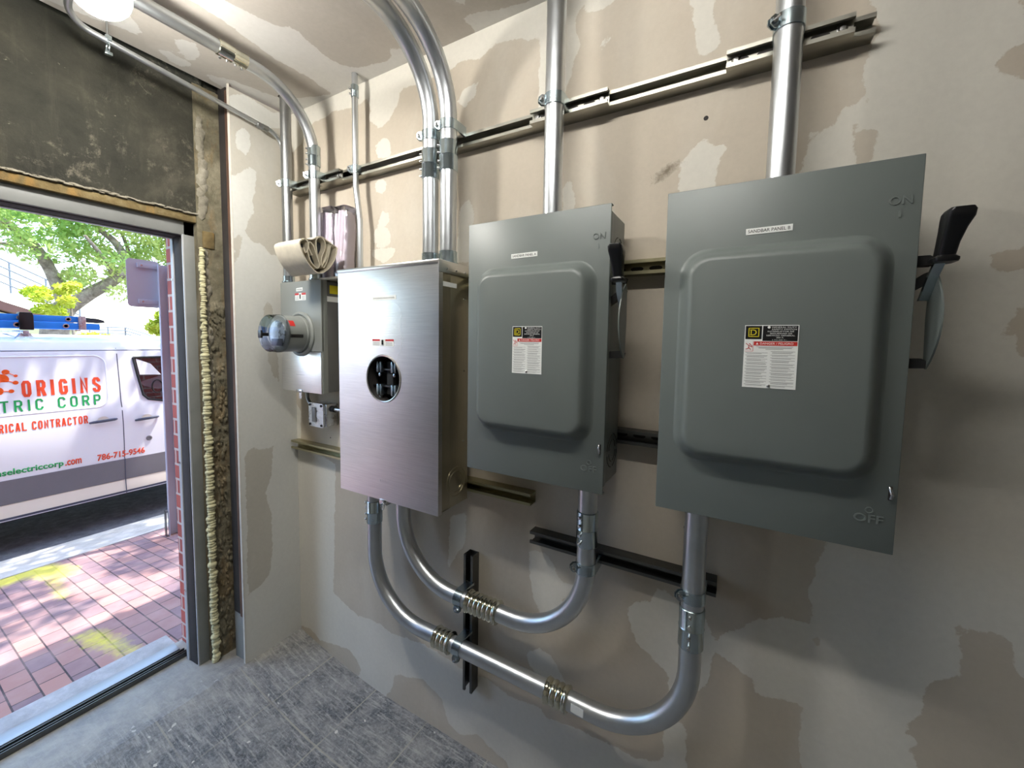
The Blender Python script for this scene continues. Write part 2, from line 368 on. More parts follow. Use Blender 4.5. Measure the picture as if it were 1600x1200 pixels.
def thing(name, loc, label, cat, group=None):
    o = D.objects.new(name, None); o.empty_display_size = 0.05; COL.objects.link(o); o.location = loc
    o['label'] = label; o['category'] = cat
    if group: o['group'] = group
    return o
def tag(o, label, cat, group=None, kind=None):
    o['label'] = label; o['category'] = cat
    if group: o['group'] = group
    if kind: o['kind'] = kind
    return o
def struct(o): o['kind'] = 'structure'; return o

def rrect(x0, x1, z0, z1, r, n=6):
    """rounded rectangle, counter-clockwise"""
    out = []
    for cx, cz, a0 in ((x1-r, z1-r, 0), (x0+r, z1-r, 90), (x0+r, z0+r, 180), (x1-r, z0+r, 270)):
        for k in range(n+1):
            a = R(a0+90*k/n); out.append((cx+r*math.cos(a), cz+r*math.sin(a)))
    return out
def bend(pts, radius, n=14):
    """polyline with its corners rounded"""
    P_ = [Vector(p) for p in pts]; out = [P_[0]]
    for a, b, c in zip(P_, P_[1:], P_[2:]):
        u = (a-b).normalized(); v = (c-b).normalized(); ang = u.angle(v); rad = radius if not isinstance(radius, dict) else radius[len(out)]
        t = rad/math.tan(ang/2); cen = b+(u+v).normalized()*(rad/math.sin(ang/2)); s0 = b+u*t-cen; s1 = b+v*t-cen
        tot = s0.angle(s1)
        for k in range(n+1):
            f = k/n; out.append(cen + (s0*math.sin((1-f)*tot)+s1*math.sin(f*tot))/math.sin(tot))
    out.append(P_[-1]); return out

def text_into(mb, body, origin, ux, uz, width, height, depth=0.0006, bold=0.0):
    """flat lettering fitted into a width x height box; ux, uz unit vectors along the line and up"""
    cu = D.curves.new('t', 'FONT'); cu.body = body; cu.offset = bold; cu.extrude = 0.0; cu.resolution_u = 3
    ob = D.objects.new('t', cu); COL.objects.link(ob)
    bpy.context.view_layer.update()
    me = D.meshes.new_from_object(ob.evaluated_get(bpy.context.evaluated_depsgraph_get()))
    D.objects.remove(ob); D.curves.remove(cu)
    if not me.vertices: return
    xs = [v.co.x for v in me.vertices]; ys = [v.co.y for v in me.vertices]
    x0, x1, y0, y1 = min(xs), max(xs), min(ys), max(ys)
    sx = width/max(1e-6, x1-x0); sy = height/max(1e-6, y1-y0)
    ux = Vector(ux); uz = Vector(uz); nn = ux.cross(uz); o = Vector(origin)
    t = bmesh.new(); t.from_mesh(me); D.meshes.remove(me)
    for v in t.verts: v.co = o + ux*((v.co.x-x0)*sx) + uz*((v.co.y-y0)*sy)
    ex = bmesh.ops.extrude_face_region(t, geom=t.faces[:])
    for v in [g for g in ex['geom'] if isinstance(g, bmesh.types.BMVert)]: v.co += nn*depth
    mb.join(t)

def poly_sd(px, pz, poly):
    """signed distance (positive inside) of points to a polygon"""
    d = np.full(px.shape, 1e9); ins = np.zeros(px.shape, bool); n = len(poly)
    for i in range(n):
        ax, az = poly[i]; bx, bz = poly[(i+1) % n]; ex, ez = bx-ax, bz-az; L = ex*ex+ez*ez+1e-12
        t = np.clip(((px-ax)*ex+(pz-az)*ez)/L, 0, 1)
        d = np.minimum(d, np.hypot(px-ax-t*ex, pz-az-t*ez))
        c = ((az > pz) != (bz > pz)) & (px < (bx-ax)*(pz-az)/(bz-az+1e-12)+ax); ins ^= c
    return np.where(ins, d, -d)
def mud_sd(px, pz, polys):
    sd = np.full(px.shape, -0.3)
    for sg, poly in polys:
        d = poly_sd(px, pz, poly)
        sd = np.maximum(sd, d) if sg > 0 else np.minimum(sd, -d)
    return np.clip(sd, -0.3, 0.3)
def slab(name, mat, P3, a, b, nrm, th, polys=None, attr='mud', structure=True, hfun=None):
    """gridded slab: a, b coordinate arrays of the face, P3 maps (a, b) to a point, th thickness along -nrm"""
    A_, B_ = np.meshgrid(a, b, indexing='ij'); na, nb = A_.shape
    top = [P3(x, y) for x, y in zip(A_.ravel(), B_.ravel())]
    nv = len(top); nn = Vector(nrm)
    verts = [tuple(p) for p in top] + [tuple(Vector(p)-nn*th) for p in top]
    I = lambda i, j: i*nb+j
    faces = []
    for i in range(na-1):
        for j in range(nb-1): faces.append((I(i, j), I(i+1, j), I(i+1, j+1), I(i, j+1)))
    edge = [I(i, 0) for i in range(na)] + [I(na-1, j) for j in range(1, nb)] + [I(i, nb-1) for i in range(na-2, -1, -1)] + [I(0, j) for j in range(nb-2, 0, -1)]
    for k in range(len(edge)):
        p, q = edge[k], edge[(k+1) % len(edge)]; faces.append((p, p+nv, q+nv, q))
    faces.append(tuple(e+nv for e in edge))
    me = D.meshes.new(name); me.from_pydata(verts, [], faces)
    at = me.attributes.new(attr, 'FLOAT', 'POINT')
    vals = mud_sd(A_.ravel(), B_.ravel(), polys) if polys else np.full(nv, -0.3)
    at.data.foreach_set('value', np.concatenate([vals, vals]).astype(np.float32))
    bm = bmesh.new(); bm.from_mesh(me); bmesh.ops.recalc_face_normals(bm, faces=bm.faces[:]); bm.to_mesh(me); bm.free()
    me.materials.append(M[mat]); o = D.objects.new(name, me); COL.objects.link(o)
    if structure: struct(o)
    return o

# ------------------------------------------------------------------ outlines of the joint-compound patches (metres on the surface)
MUD_MAIN=[(1,[(0.006,2.735),(0.52,2.725),(1.229,2.699),(1.641,2.691),(1.644,2.614),(1.479,2.62),(1.465,2.604),(1.435,2.587),(1.348,2.57),(1.23,2.606),(1.155,2.611),(1.102,2.586),(1.019,2.601),(0.982,2.591),(0.901,2.586),(0.725,2.591),(0.703,2.523),(0.613,2.466),(0.537,2.523),(0.557,2.562),(0.527,2.608),(0.479,2.595),(0.426,2.596),(0.334,2.615),(0.244,2.602),(0.174,2.599),(0.116,2.576),(0.075,2.527),(-0.003,2.499)]),(1,[(-0.128,1.366),(0.033,1.247),(0.027,1.067),(0.299,1.014),(0.285,0.777),(0.273,0.454),(0.262,0.369),(0.356,0.337),(0.445,0.315),(0.573,0.332),(0.634,0.316),(0.693,0.316),(0.84,0.34),(0.976,0.328),(1.065,0.313),(1.161,0.33),(1.273,0.306),(1.389,0.326),(1.402,0.297),(1.531,0.317),(1.729,0.322),(1.806,0.359),(1.838,-0.06),(1.173,-0.57),(0.609,-0.357),(-0.19,-0.209)]),(-1,[(0.68,0.135),(0.768,0.157),(0.841,0.179),(0.944,0.148),(0.978,0.054),(1.049,0.036),(1.12,0.079),(1.25,0.042),(1.334,-0.086),(0.98,-0.311),(0.611,-0.012),(0.66,0.042)]),(-1,[(-0.033,0.093),(0.077,0.11),(0.155,0.079),(0.375,0.119),(0.433,0.089),(0.464,0.045),(0.418,-0.008),(0.151,-0.06)]),(1,[(0.624,2.436),(0.66,2.415),(0.674,2.357),(0.652,2.336),(0.593,2.361),(0.574,2.399)]),(1,[(0.584,2.267),(0.63,2.267),(0.648,2.231),(0.629,2.203),(0.576,2.222)]),(1,[(0.614,2.138),(0.651,2.125),(0.658,2.085),(0.628,2.071),(0.59,2.094)]),(1,[(0.571,2.065),(0.628,2.079),(0.665,2.041),(0.665,2.002),(0.608,1.992),(0.559,2.018)]),(1,[(0.539,1.983),(0.627,1.985),(0.694,1.978),(0.682,1.949),(0.627,1.922),(0.57,1.948)]),(1,[(1.034,2.507),(1.095,2.511),(1.082,2.468),(1.035,2.441),(1,2.473)]),(1,[(1.024,2.107),(1.067,2.114),(1.087,2.048),(1.068,2.005),(1.075,1.891),(1.002,1.897)]),(1,[(1.336,2.728),(1.422,2.647),(1.455,2.598),(1.456,2.552),(1.472,2.509),(1.454,2.468),(1.439,2.426),(1.423,2.383),(1.413,2.28),(1.332,2.299)]),(1,[(1.426,2.117),(1.452,2.106),(1.466,2.075),(1.466,1.987),(1.425,1.992)]),(1,[(1.49,2.63),(1.572,2.599),(1.554,2.585),(1.515,2.589),(1.479,2.598)]),(1,[(1.586,2.531),(1.579,2.509),(1.548,2.484),(1.529,2.468),(1.542,2.5),(1.566,2.517)]),(1,[(1.773,2.538),(1.838,2.513),(1.833,2.46),(1.852,2.414),(1.864,2.375),(1.833,2.365),(1.806,2.369),(1.793,2.418)]),(1,[(1.773,2.007),(1.767,2.085),(1.789,2.123),(1.812,2.143),(1.835,2.158),(1.85,2.131),(1.884,2.122),(1.868,2.09),(1.859,2.051),(1.862,1.993)]),(1,[(2.142,2.514),(2.153,2.37),(2.167,2.351),(2.173,2.302),(2.164,2.278),(2.151,2.248),(2.152,2.2),(2.158,2.157),(2.137,2.158),(2.12,2.156),(2.11,2.134),(2.101,2.125),(2.094,2.113),(2.075,2.115),(2.058,2.122),(2.055,2.089),(2.049,2.053),(2.04,2.018),(2.056,1.671),(2.123,1.36),(2.143,1.129),(2.131,1.077),(2.122,1.036),(2.113,0.992),(2.123,0.953),(2.131,0.914),(2.089,0.912),(2.035,0.895),(1.993,0.867),(1.942,0.815),(1.908,0.777),(1.919,0.75),(1.969,0.734),(1.993,0.711),(2.015,0.714),(2.017,0.67),(2.067,0.685),(2.125,0.695),(2.118,0.64),(2.142,0.174),(2.944,0.79),(2.789,2.558)]),(-1,[(2.125,2.122),(2.14,2.111),(2.16,2.097),(2.18,2.092),(2.179,2.062),(2.176,2.028),(2.169,2.004),(2.147,2.017),(2.142,2.084)]),(-1,[(2.372,1.002),(2.382,1.007),(2.42,1.003),(2.457,1.01),(2.463,0.964),(2.471,0.932),(2.489,0.93),(2.561,0.963),(2.584,0.654),(2.353,0.498),(2.338,0.648),(2.305,0.708),(2.311,0.735),(2.331,0.769),(2.342,0.836),(2.347,0.865),(2.37,0.879),(2.393,0.897),(2.388,0.946),(2.379,0.972)]),(1,[(2.305,0.708),(2.312,0.723),(2.328,0.721),(2.338,0.71),(2.333,0.676),(2.32,0.685)]),(-1,[(2.353,2.179),(2.367,2.192),(2.392,2.205),(2.44,2.209),(2.448,2.102),(2.397,2.135),(2.379,2.149),(2.361,2.161)]),(-1,[(2.377,2.303),(2.402,2.305),(2.423,2.227),(2.388,2.26)]),(-1,[(2.374,1.801),(2.394,1.806),(2.406,1.813),(2.453,1.809),(2.456,1.763),(2.38,1.768),(2.373,1.784)]),(-1,[(2.399,1.656),(2.412,1.664),(2.423,1.692),(2.459,1.716),(2.469,1.578),(2.434,1.592),(2.422,1.615),(2.42,1.647),(2.406,1.653)]),(-1,[(2.398,1.642),(2.405,1.627),(2.401,1.622)]),(-1,[(2.135,0.883),(2.146,0.882),(2.151,0.864),(2.144,0.842),(2.137,0.861)]),(1,[(1.673,0.796),(1.71,0.826),(1.738,0.836),(1.76,0.887),(1.774,0.897),(1.8,0.873),(1.859,0.869),(1.885,0.849),(1.906,0.81),(1.905,0.763),(1.912,0.709),(1.902,0.647),(1.887,0.627),(1.863,0.6),(1.803,0.571),(1.801,0.63),(1.763,0.654),(1.716,0.685),(1.685,0.731)]),(1,[(1.793,0.451),(1.815,0.491),(1.85,0.504),(1.862,0.371),(1.889,-0.02),(1.823,-0.071),(1.803,0.337)]),(1,[(1.327,0.502),(1.377,0.541),(1.421,0.53),(1.458,0.488),(1.482,0.441),(1.501,0.416),(1.472,0.379),(1.4,0.379),(1.361,0.445),(1.336,0.469)]),(1,[(1.327,0.872),(1.352,0.89),(1.374,0.89),(1.41,0.875),(1.432,0.852),(1.442,0.822),(1.459,0.803),(1.506,0.809),(1.502,0.78),(1.467,0.763),(1.458,0.731),(1.464,0.706),(1.422,0.673),(1.384,0.666),(1.363,0.693),(1.351,0.707),(1.345,0.756),(1.339,0.79)]),(1,[(0.982,0.922),(1.059,0.955),(1.062,0.88),(1.057,0.828),(1.011,0.769),(0.974,0.701)]),(-1,[(1.768,2.361),(1.768,2.359),(1.77,2.359)]),]
MUD_FRONT=[(1,[(-0.251,2.491),(-0.217,2.52),(-0.191,2.504),(-0.19,2.464),(-0.196,2.426),(-0.21,2.409),(-0.225,2.416),(-0.251,2.42)]),(1,[(-0.277,2.623),(-0.213,2.662),(-0.16,2.662),(-0.09,2.649),(0.002,2.679),(0,2.604),(-0.077,2.584),(-0.136,2.543),(-0.176,2.56),(-0.203,2.553),(-0.237,2.57),(-0.266,2.59),(-0.29,2.591)]),(1,[(-0.287,2.31),(-0.257,2.299),(-0.222,2.342),(-0.182,2.365),(-0.166,2.354),(-0.173,2.261),(-0.188,2.229),(-0.181,2.174),(-0.202,2.127),(-0.222,2.074),(-0.19,2.036),(-0.149,2.034),(-0.106,1.99),(-0.06,2.013),(0.037,2.017),(0.031,-0.004),(-0.259,-0.128),(-0.334,1.122)]),(-1,[(-0.249,1.082),(-0.215,1.095),(-0.173,1.079),(-0.122,1.083),(-0.134,0.951),(-0.164,0.866),(-0.139,0.762),(-0.138,0.569),(-0.159,0.45),(-0.219,0.418),(-0.253,0.406)]),(-1,[(-0.144,1.777),(-0.112,1.75),(-0.094,1.629),(-0.087,1.382),(-0.111,1.415),(-0.139,1.508),(-0.118,1.629),(-0.152,1.687)]),(-1,[(-0.272,2.035),(-0.246,2.052),(-0.231,2.033),(-0.248,1.963),(-0.27,1.931)]),]
MUD_CEIL=[(1,[(0.418,-0.616),(0.476,-0.41),(0.491,-0.356),(0.542,-0.318),(0.523,-0.254),(0.511,-0.159),(0.526,-0.098),(0.575,-0.072),(0.653,-0.051),(0.719,-0.047),(0.774,-0.093),(0.801,-0.079),(0.787,0.002),(0.737,0.037),(0.501,0.05),(-0.101,0.015),(-0.044,-0.292),(0.027,-0.3),(0.056,-0.189),(0.086,-0.095),(0.262,-0.027),(0.321,-0.006),(0.335,-0.135),(0.324,-0.26),(0.337,-0.337),(0.355,-0.461),(0.353,-0.576)]),(1,[(0.113,-0.501),(0.125,-0.48),(0.151,-0.438),(0.078,-0.409),(0.015,-0.407),(0.01,-0.426),(0.051,-0.462)]),(1,[(-0.012,-0.507),(0.01,-0.476),(0.003,-0.434),(-0.003,-0.396),(-0.053,-0.406),(-0.057,-0.458)]),(1,[(-0.042,-0.369),(0.004,-0.313),(0.024,-0.275),(-0.064,-0.243),(-0.039,-0.345)]),(1,[(1.08,-0.082),(1.248,-0.034),(1.359,-0.028),(1.483,-0.079),(1.656,-0.066),(1.636,0.027),(1.333,0.026),(1.209,0.034),(1.061,0.019),(1.082,-0.003),(1.083,-0.05)]),(1,[(1.117,-0.21),(1.217,-0.202),(1.129,-0.113),(1.097,-0.111),(1.09,-0.161)]),(1,[(0.059,-0.812),(0.179,-0.746),(0.11,-0.625),(0.019,-0.545),(-0.024,-0.667),(-0.062,-0.789)]),]

# ------------------------------------------------------------------ room shell
ZC = 2.68          # ceiling
def floor_z(x):
    k = max(0.0, min(1.0, (0.62-x)/0.62)); return 0.083*k**1.6 if x > 0 else 0.083-0.03*min(1, -x/0.3)
AR = np.arange
slab('wall_back', 'drywall', lambda x, z: (x, 0.0, z), AR(0, 4.61, 0.02), AR(-0.05, ZC+0.011, 0.021), (0, -1, 0), 0.12, MUD_MAIN)
slab('ceiling', 'ceiling', lambda x, y: (x, y, ZC), AR(-0.08, 4.61, 0.03), AR(-3.6, 0.001, 0.03), (0, 0, -1), 0.016, MUD_CEIL)
ex = np.concatenate([AR(-0.48, 0.7, 0.03), AR(0.75, 4.7, 0.3)])
slab('floor', 'floor', lambda x, y: (x, y, floor_z(x)), ex, np.array([-3.6, -2.4, -1.2, -0.6, 0.0]), (0, 0, 1), 0.08)
slab('wall_left', 'drywall_front', lambda y, z: (0.0, y, z), AR(-0.27, 0.001, 0.015), AR(0.072, ZC+0.001, 0.0184), (1, 0, 0), 0.014, MUD_FRONT)
struct(MB().box((-0.014, -0.274, 0.072), (0.0005, -0.2695, ZC), 0.001).build('trim_1', 'edge_paper'))
b = MB(); b.box((-0.3, -3.72, ZC+0.2), (4.72, 0.12, ZC+0.32)); struct(b.build('roof', 'asphalt'))
b = MB(); b.box((4.6, -3.6, -0.05), (4.72, 0.12, ZC+0.2)); struct(b.build('wall_right', 'plaster_wall'))
b = MB(); b.box((-0.45, -3.72, -0.05), (4.72, -3.6, ZC+0.2)); struct(b.build('wall_front', 'plaster_wall'))

# street wall: concrete lintel and piers around the doorway (opening y -1.40..-0.34)
rnd = random.Random(3)
def rough_panel(name, mat, x, ys, zs, th, amp):
    na, nb = len(ys), len(zs); V = []; Fc = []
    for i, y in enumerate(ys):
        for j, z in enumerate(zs): V.append((x+rnd.uniform(-amp, amp), y, z))
    n0 = len(V)
    for i, y in enumerate(ys):
        for j, z in enumerate(zs): V.append((x-th, y, z))
    I = lambda i, j: i*nb+j
    for i in range(na-1):
        for j in range(nb-1):
            Fc.append((I(i, j), I(i+1, j), I(i+1, j+1), I(i, j+1))); Fc.append((n0+I(i, j+1), n0+I(i+1, j+1), n0+I(i+1, j), n0+I(i, j)))
    for i in range(na-1):
        Fc.append((I(i, 0), n0+I(i, 0), n0+I(i+1, 0), I(i+1, 0))); Fc.append((I(i, nb-1), I(i+1, nb-1), n0+I(i+1, nb-1), n0+I(i, nb-1)))
    for j in range(nb-1):
        Fc.append((I(0, j), I(0, j+1), n0+I(0, j+1), n0+I(0, j))); Fc.append((I(na-1, j), n0+I(na-1, j), n0+I(na-1, j+1), I(na-1, j+1)))
    m_ = MB(); m_.raw(V, Fc); bmesh.ops.recalc_face_normals(m_.bm, faces=m_.bm.faces[:])
    return m_.build(name, mat, smooth=True, angle=60)
struct(rough_panel('lintel_wall', 'concrete_dark', -0.17, list(AR(-3.6, -0.30, 0.03))+[-0.305], list(AR(2.135, 4.2, 0.03)), 0.28, 0.0012))
struct(rough_panel('wall_pier', 'concrete_col', -0.165, list(AR(-0.335, -0.228, 0.0105)), list(AR(0.02, 2.7, 0.012)), 0.2, 0.003))
b = MB(); b.box((-0.45, -0.336, 2.135), (-0.2, 0.12, 4.2)); struct(b.build('pier_upper', 'concrete_dark'))
b = MB(); b.box((-0.40, -0.34, -0.2), (-0.3, 0.12, 2.135)); struct(b.build('pier_core', 'concrete_dark'))
b = MB(); b.box((-0.40, -1.62, -0.2), (-0.17, -1.437, 2.135)); b.box((-0.40, -3.6, -0.2), (-0.17, -3.5, 2.135)); b.box((-0.40, -3.5, -0.2), (-0.17, -1.62, 0.34)); struct(b.build('wall_left_pier', 'concrete_dark'))
# shop window beside the doorway (left of the viewer)
b = MB()
for y in (-3.5, -2.58, -1.66): b.box((-0.30, y, 0.34), (-0.24, y+0.04, 2.13), 0.003)
b.box((-0.30, -3.5, 0.34), (-0.24, -1.62, 0.38), 0.003); b.box((-0.30, -3.5, 2.09), (-0.24, -1.62, 2.13), 0.003)
wf = struct(b.build('window_1', 'frame_steel'))
b = MB(); b.box((-0.272, -3.48, 0.37), (-0.268, -1.64, 2.10)); b.build('window_pane', 'pane', wf)
# rusty strip over the door frame with its broken mortar line
b = MB(); b.box((-0.30, -1.47, 2.104), (-0.172, -0.325, 2.142), 0.003); struct(b.build('trim_2', 'rust_strip'))
b = MB(); y = -1.45
while y < -0.33:
    h = rnd.uniform(0.004, 0.011); b.ball((-0.166, y, 2.141+rnd.uniform(-.003, .004)), h, 1, (0.8, 1.7, 0.6)); y += h*1.5
struct(b.build('trim_3', 'mortar'))
# patches of plaster up the edge of the pier, yellow block, mortar chunks
b = MB(); z = 1.35
while z < 2.55:
    w_ = rnd.uniform(0.012, 0.024)
    if not 1.98 < z < 2.13: b.ball((-0.164, -0.312+rnd.uniform(-.006, .008), z), w_, 1, (0.35, 1.0, 1.5))
    z += w_*1.5
struct(b.build('trim_4', 'mortar'))
b = MB(); b.box((-0.19, -0.318, 2.0), (-0.158, -0.272, 2.075), 0.004); struct(b.build('trim_5', 'rust_strip'))
b = MB()
for k in range(220):
    z = rnd.uniform(0.12, 1.75); b.ball((-0.160, rnd.uniform(-.315, -.245), z), rnd.uniform(.004, .010), 1, (0.6, 0.8, rnd.uniform(1, 2.4)))
struct(b.build('trim_6', 'concrete_col'))
# shaded gap painted as dark boxes, and brown steel edge beside the drywall
b = MB(); b.box((-0.30, -0.229, 0.05), (-0.105, -0.16, ZC+0.19)); struct(b.build('trim_7', 'black_gap'))
b = MB(); b.box((-0.108, -0.264, 0.3), (-0.045, -0.246, ZC+0.01), 0.002); struct(b.build('trim_12', 'black_gap'))
b = MB(); b.box((-0.040, -0.272, 0.3), (-0.016, -0.2465, ZC-0.02), 0.003)
struct(b.build('trim_8', 'brown_steel'))
b = MB(); b.box((-0.11, -0.262, 0.06), (-0.016, -0.25, 0.3), 0.002); struct(b.build('trim_9', 'frame_steel'))
# yellow spray foam bead
for z0, z1, lab in ((0.075, 0.175, 'short lump of yellow foam sealant at the foot of the door frame'), (0.198, 2.0, 'long lumpy bead of yellow foam sealant running down beside the steel door frame')):
    b = MB(); z = z0
    while z < z1:
        r = rnd.uniform(0.011, 0.017)*(0.72 if z > 1.55 else 1.0)
        b.ball((-0.150+rnd.uniform(-.003, .003), -0.329+rnd.uniform(-.003, .004), z), r, 2, (1.0, 1.15, rnd.uniform(0.62, 0.95))); z += r*rnd.uniform(.7, 1.0)
    tag(b.build('foam_sealant', 'foam', angle=80), lab, 'foam sealant')

# ------------------------------------------------------------------ door frame
dr = MB()
for s0, s1 in ((-0.376, -0.334), (-1.436, -1.394)): dr.box((-0.30, s0, 0.03), (-0.196, s1, 2.106), 0.003)
dr.box((-0.30, -1.436, 2.046), (-0.196, -0.334, 2.106), 0.003)
d1 = struct(dr.build('door_1', 'frame_steel'))
b = MB(); b.box((-0.285, -0.3785, 0.05), (-0.215, -0.3762, 2.044), 0.0005); b.box((-0.285, -1.3935, 0.05), (-0.215, -1.391, 2.044), 0.0005); b.box((-0.285, -1.39, 2.0435), (-0.215, -0.379, 2.0455), 0.0005)
b.build('seal_strip', 'black_gap', d1)
b = MB(); b.box((-0.312, -0.382, 0.03), (-0.287, -0.3762, 2.044), 0.001); b.box((-0.312, -1.3935, 0.03), (-0.287, -1.388, 2.044), 0.001); b.box((-0.312, -1.388, 2.040), (-0.287, -0.3825, 2.0455), 0.001)
b.build('outer_frame', 'frame_light', d1)
b = MB(); b.box((-0.203, -0.381, 0.05), (-0.194, -0.375, 2.05), 0.0015); b.box((-0.203, -1.395, 0.05), (-0.194, -1.389, 2.05), 0.0015)
b.build('edge_highlight', 'frame_light', d1)  # pale strip on the jamb corner; the edge highlight is put into its colour
b = MB()
for z in (0.4, 1.02, 1.86): b.cyl((-0.299, -0.3815, z), (-0.299, -0.3845, z), 0.006, 16)
b.build('screw', 'screw', d1)
b = MB(); b.box((-0.455, -1.39, 0.03), (-0.385, -0.38, 0.074), 0.004); struct(b.build('door_sill', 'threshold'))
b = MB()
for x in (-0.372, -0.352, -0.338): b.box((x, -1.372, 0.03), (x+0.006, -0.37, 0.0765), 0.001)
struct(b.build('sill_track', 'strut_dark'))
b = MB(); b.box((-0.60, -1.5, -0.08), (-0.452, -0.36, 0.048), 0.006); struct(b.build('sill_apron', 'sill_cement'))

# ------------------------------------------------------------------ outside ground
def walk_z(x): return 0.05+0.0929*(x+0.31)
SPR = [(1, [(-3.02, -.75), (-2.9, -.62), (-2.75, -.55), (-2.6, -.36), (-2.3, -.30), (-2.15, -.36), (-2.25, -.46), (-2.45, -.52), (-2.4, -.62), (-2.55, -.75), (-2.7, -.78), (-2.85, -.95), (-3.02, -.95)]),
       (1, [(-2.3, -.41), (-1.75, -.475), (-1.75, -.495), (-2.3, -.45)]), (1, [(-1.12, -.53), (-1.04, -.49), (-.78, -.475), (-.56, -.46), (-.56, -.505), (-.78, -.53), (-.95, -.575), (-1.1, -.58)]),
       (1, [(-.60, -.56), (-.54, -.56), (-.54, -.52), (-.60, -.52)])]
slab('sidewalk', 'pavers', lambda x, y: (x, y, walk_z(x)), AR(-2.62, -0.44, 0.04), AR(-9.0, 7.0, 0.04), (0, 0, 1), 0.3, SPR, 'spray')
b = MB(); b.loft([[(-2.6, y, walk_z(-2.6)), (-3.10, y, walk_z(-3.1)), (-3.13, y, walk_z(-3.1)-0.02), (-3.14, y, -0.5), (-2.6, y, -0.5)] for y in (-9, 7)])
struct(b.build('kerb', 'kerb'))
b = MB(); b.box((-16, -22, -0.6), (-3.12, 24, -0.36)); struct(b.build('street', 'asphalt'))
b = MB(); b.box((-30, -30, -0.7), (-15.9, 32, -0.3)); struct(b.build('far_pavement', 'kerb'))
b = MB(); b.box((-0.475, -0.338, -0.1), (-0.403, 6.0, 4.2)); b.box((-0.475, -1.62, -0.1), (-0.403, -1.43, 2.25)); b.box((-0.475, -9, -0.1), (-0.403, -3.5, 4.2)); b.box((-0.475, -3.5, 2.25), (-0.403, -0.338, 4.2)); b.box((-0.475, -3.5, -0.1), (-0.403, -1.62, 0.34))
struct(b.build('brick_facade', 'brick_wall'))

# ------------------------------------------------------------------ strut channels
def strut_bm(L, d=0.041, h=0.041, slots=False, step=0.05):
    """channel along +x, back on y=0, open towards -y, centred on z=0"""
    m_ = MB(); t_ = 0.0026; lip = 0.0095; c = 0.0075
    prof = [(0, -h/2), (0, h/2), (-d, h/2), (-d, h/2-lip), (-d+c, h/2-lip), (-d+c, h/2-lip+t_), (-d+t_, h/2-lip+t_), (-d+t_, h/2-t_), (-t_, h/2-t_),
            (-t_, -h/2+t_), (-d+t_, -h/2+t_), (-d+t_, -h/2+lip-t_), (-d+c, -h/2+lip-t_), (-d+c, -h/2+lip), (-d, -h/2+lip), (-d, -h/2)]
    m_.loft([[(x, p[0], p[1]) for p in prof] for x in (0, L)])
    return m_
def slot_bm(L, step=0.052, h=0.012, first=0.03, y=-0.0028):
    m_ = MB(); x = first
    while x < L-0.02:
        m_.prism([(x+.012*math.cos(a)*(1 if abs(math.cos(a)) else 1)+(0.006 if math.cos(a) > 0 else -0.006), h/2*math.sin(a)) for a in [R(22.5*k+11) for k in range(16)]], y-0.0004, y, 'XZ'); x += step
    return m_
def strut(name, loc, L, mat, label, rot=None, group=None, d=0.041, slots=True, cat='metal channel'):
    o = strut_bm(L, d).build(name, mat); o.location = loc
    if rot: o.rotation_euler = rot
    tag(o, label, cat, group)
    if slots:
        s_ = slot_bm(L).build('slot', 'black_gap'); s_.parent = o
    return o
G1 = 'long channels on the wall'
strut('strut_channel', (0.058, 0, 2.303), 2.10, 'strut', 'long steel channel high on the drywall, crossing behind all the vertical conduits', group=G1)
strut('strut_channel', (0.70, 0, 1.822), 1.30, 'strut_gold', 'yellow zinc channel seen between the two grey safety switches at lever height', group=G1)
strut('strut_channel', (1.40, 0, 1.333), 0.72, 'strut_dark', 'dark channel seen low between the two grey safety switches', group=G1)
strut('strut_channel', (0.012, 0, 1.078), 1.34, 'strut_gold', 'channel passing behind the bottom of the steel meter cabinet, slots showing at the left', group=G1)
strut('strut_channel', (1.353, 0, 0.952), 0.56, 'strut_dark', 'short dark channel under the switches, behind the two rising conduits', group=G1, slots=False)
v_ = strut('strut_channel', (1.1005, 0, 0.28), 0.535, 'strut_dark', 'short upright dark channel holding the two looping conduits above the floor', rot=(0, R(-90), 0), group=G1, slots=False)
# low spacer channels stacked on the long one
for x, L, lab in ((0.08, 0.145, 'slotted spacer channel behind the leftmost conduit near the corner'), (0.29, 0.14, 'slotted spacer channel behind the bent conduit above the canvas roll'),
                  (1.335, 0.245, 'spacer channel behind the conduit of the left grey switch'), (1.875, 0.245, 'paint-chipped spacer channel behind the conduit of the right grey switch')):
    s_ = strut('spacer_channel', (x, -0.0412, 2.303), L, 'strut', lab, group='spacer channels on the long wall channel', d=0.021)
    for sx in (0.02, L-0.02):
        b = MB(); b.box((x+sx-0.010, -0.0445, 2.293), (x+sx+0.010, -0.042, 2.313), 0.001); b.lathe([(0.0085, 0), (0.0085, 0.004), (0.006, 0.007), (0, 0.0075)], (x+sx, -0.0445, 2.303), '-Y', 6)
        q = b.build('bolt', 'screw'); q.parent = s_; q.location = -Vector(s_.location)

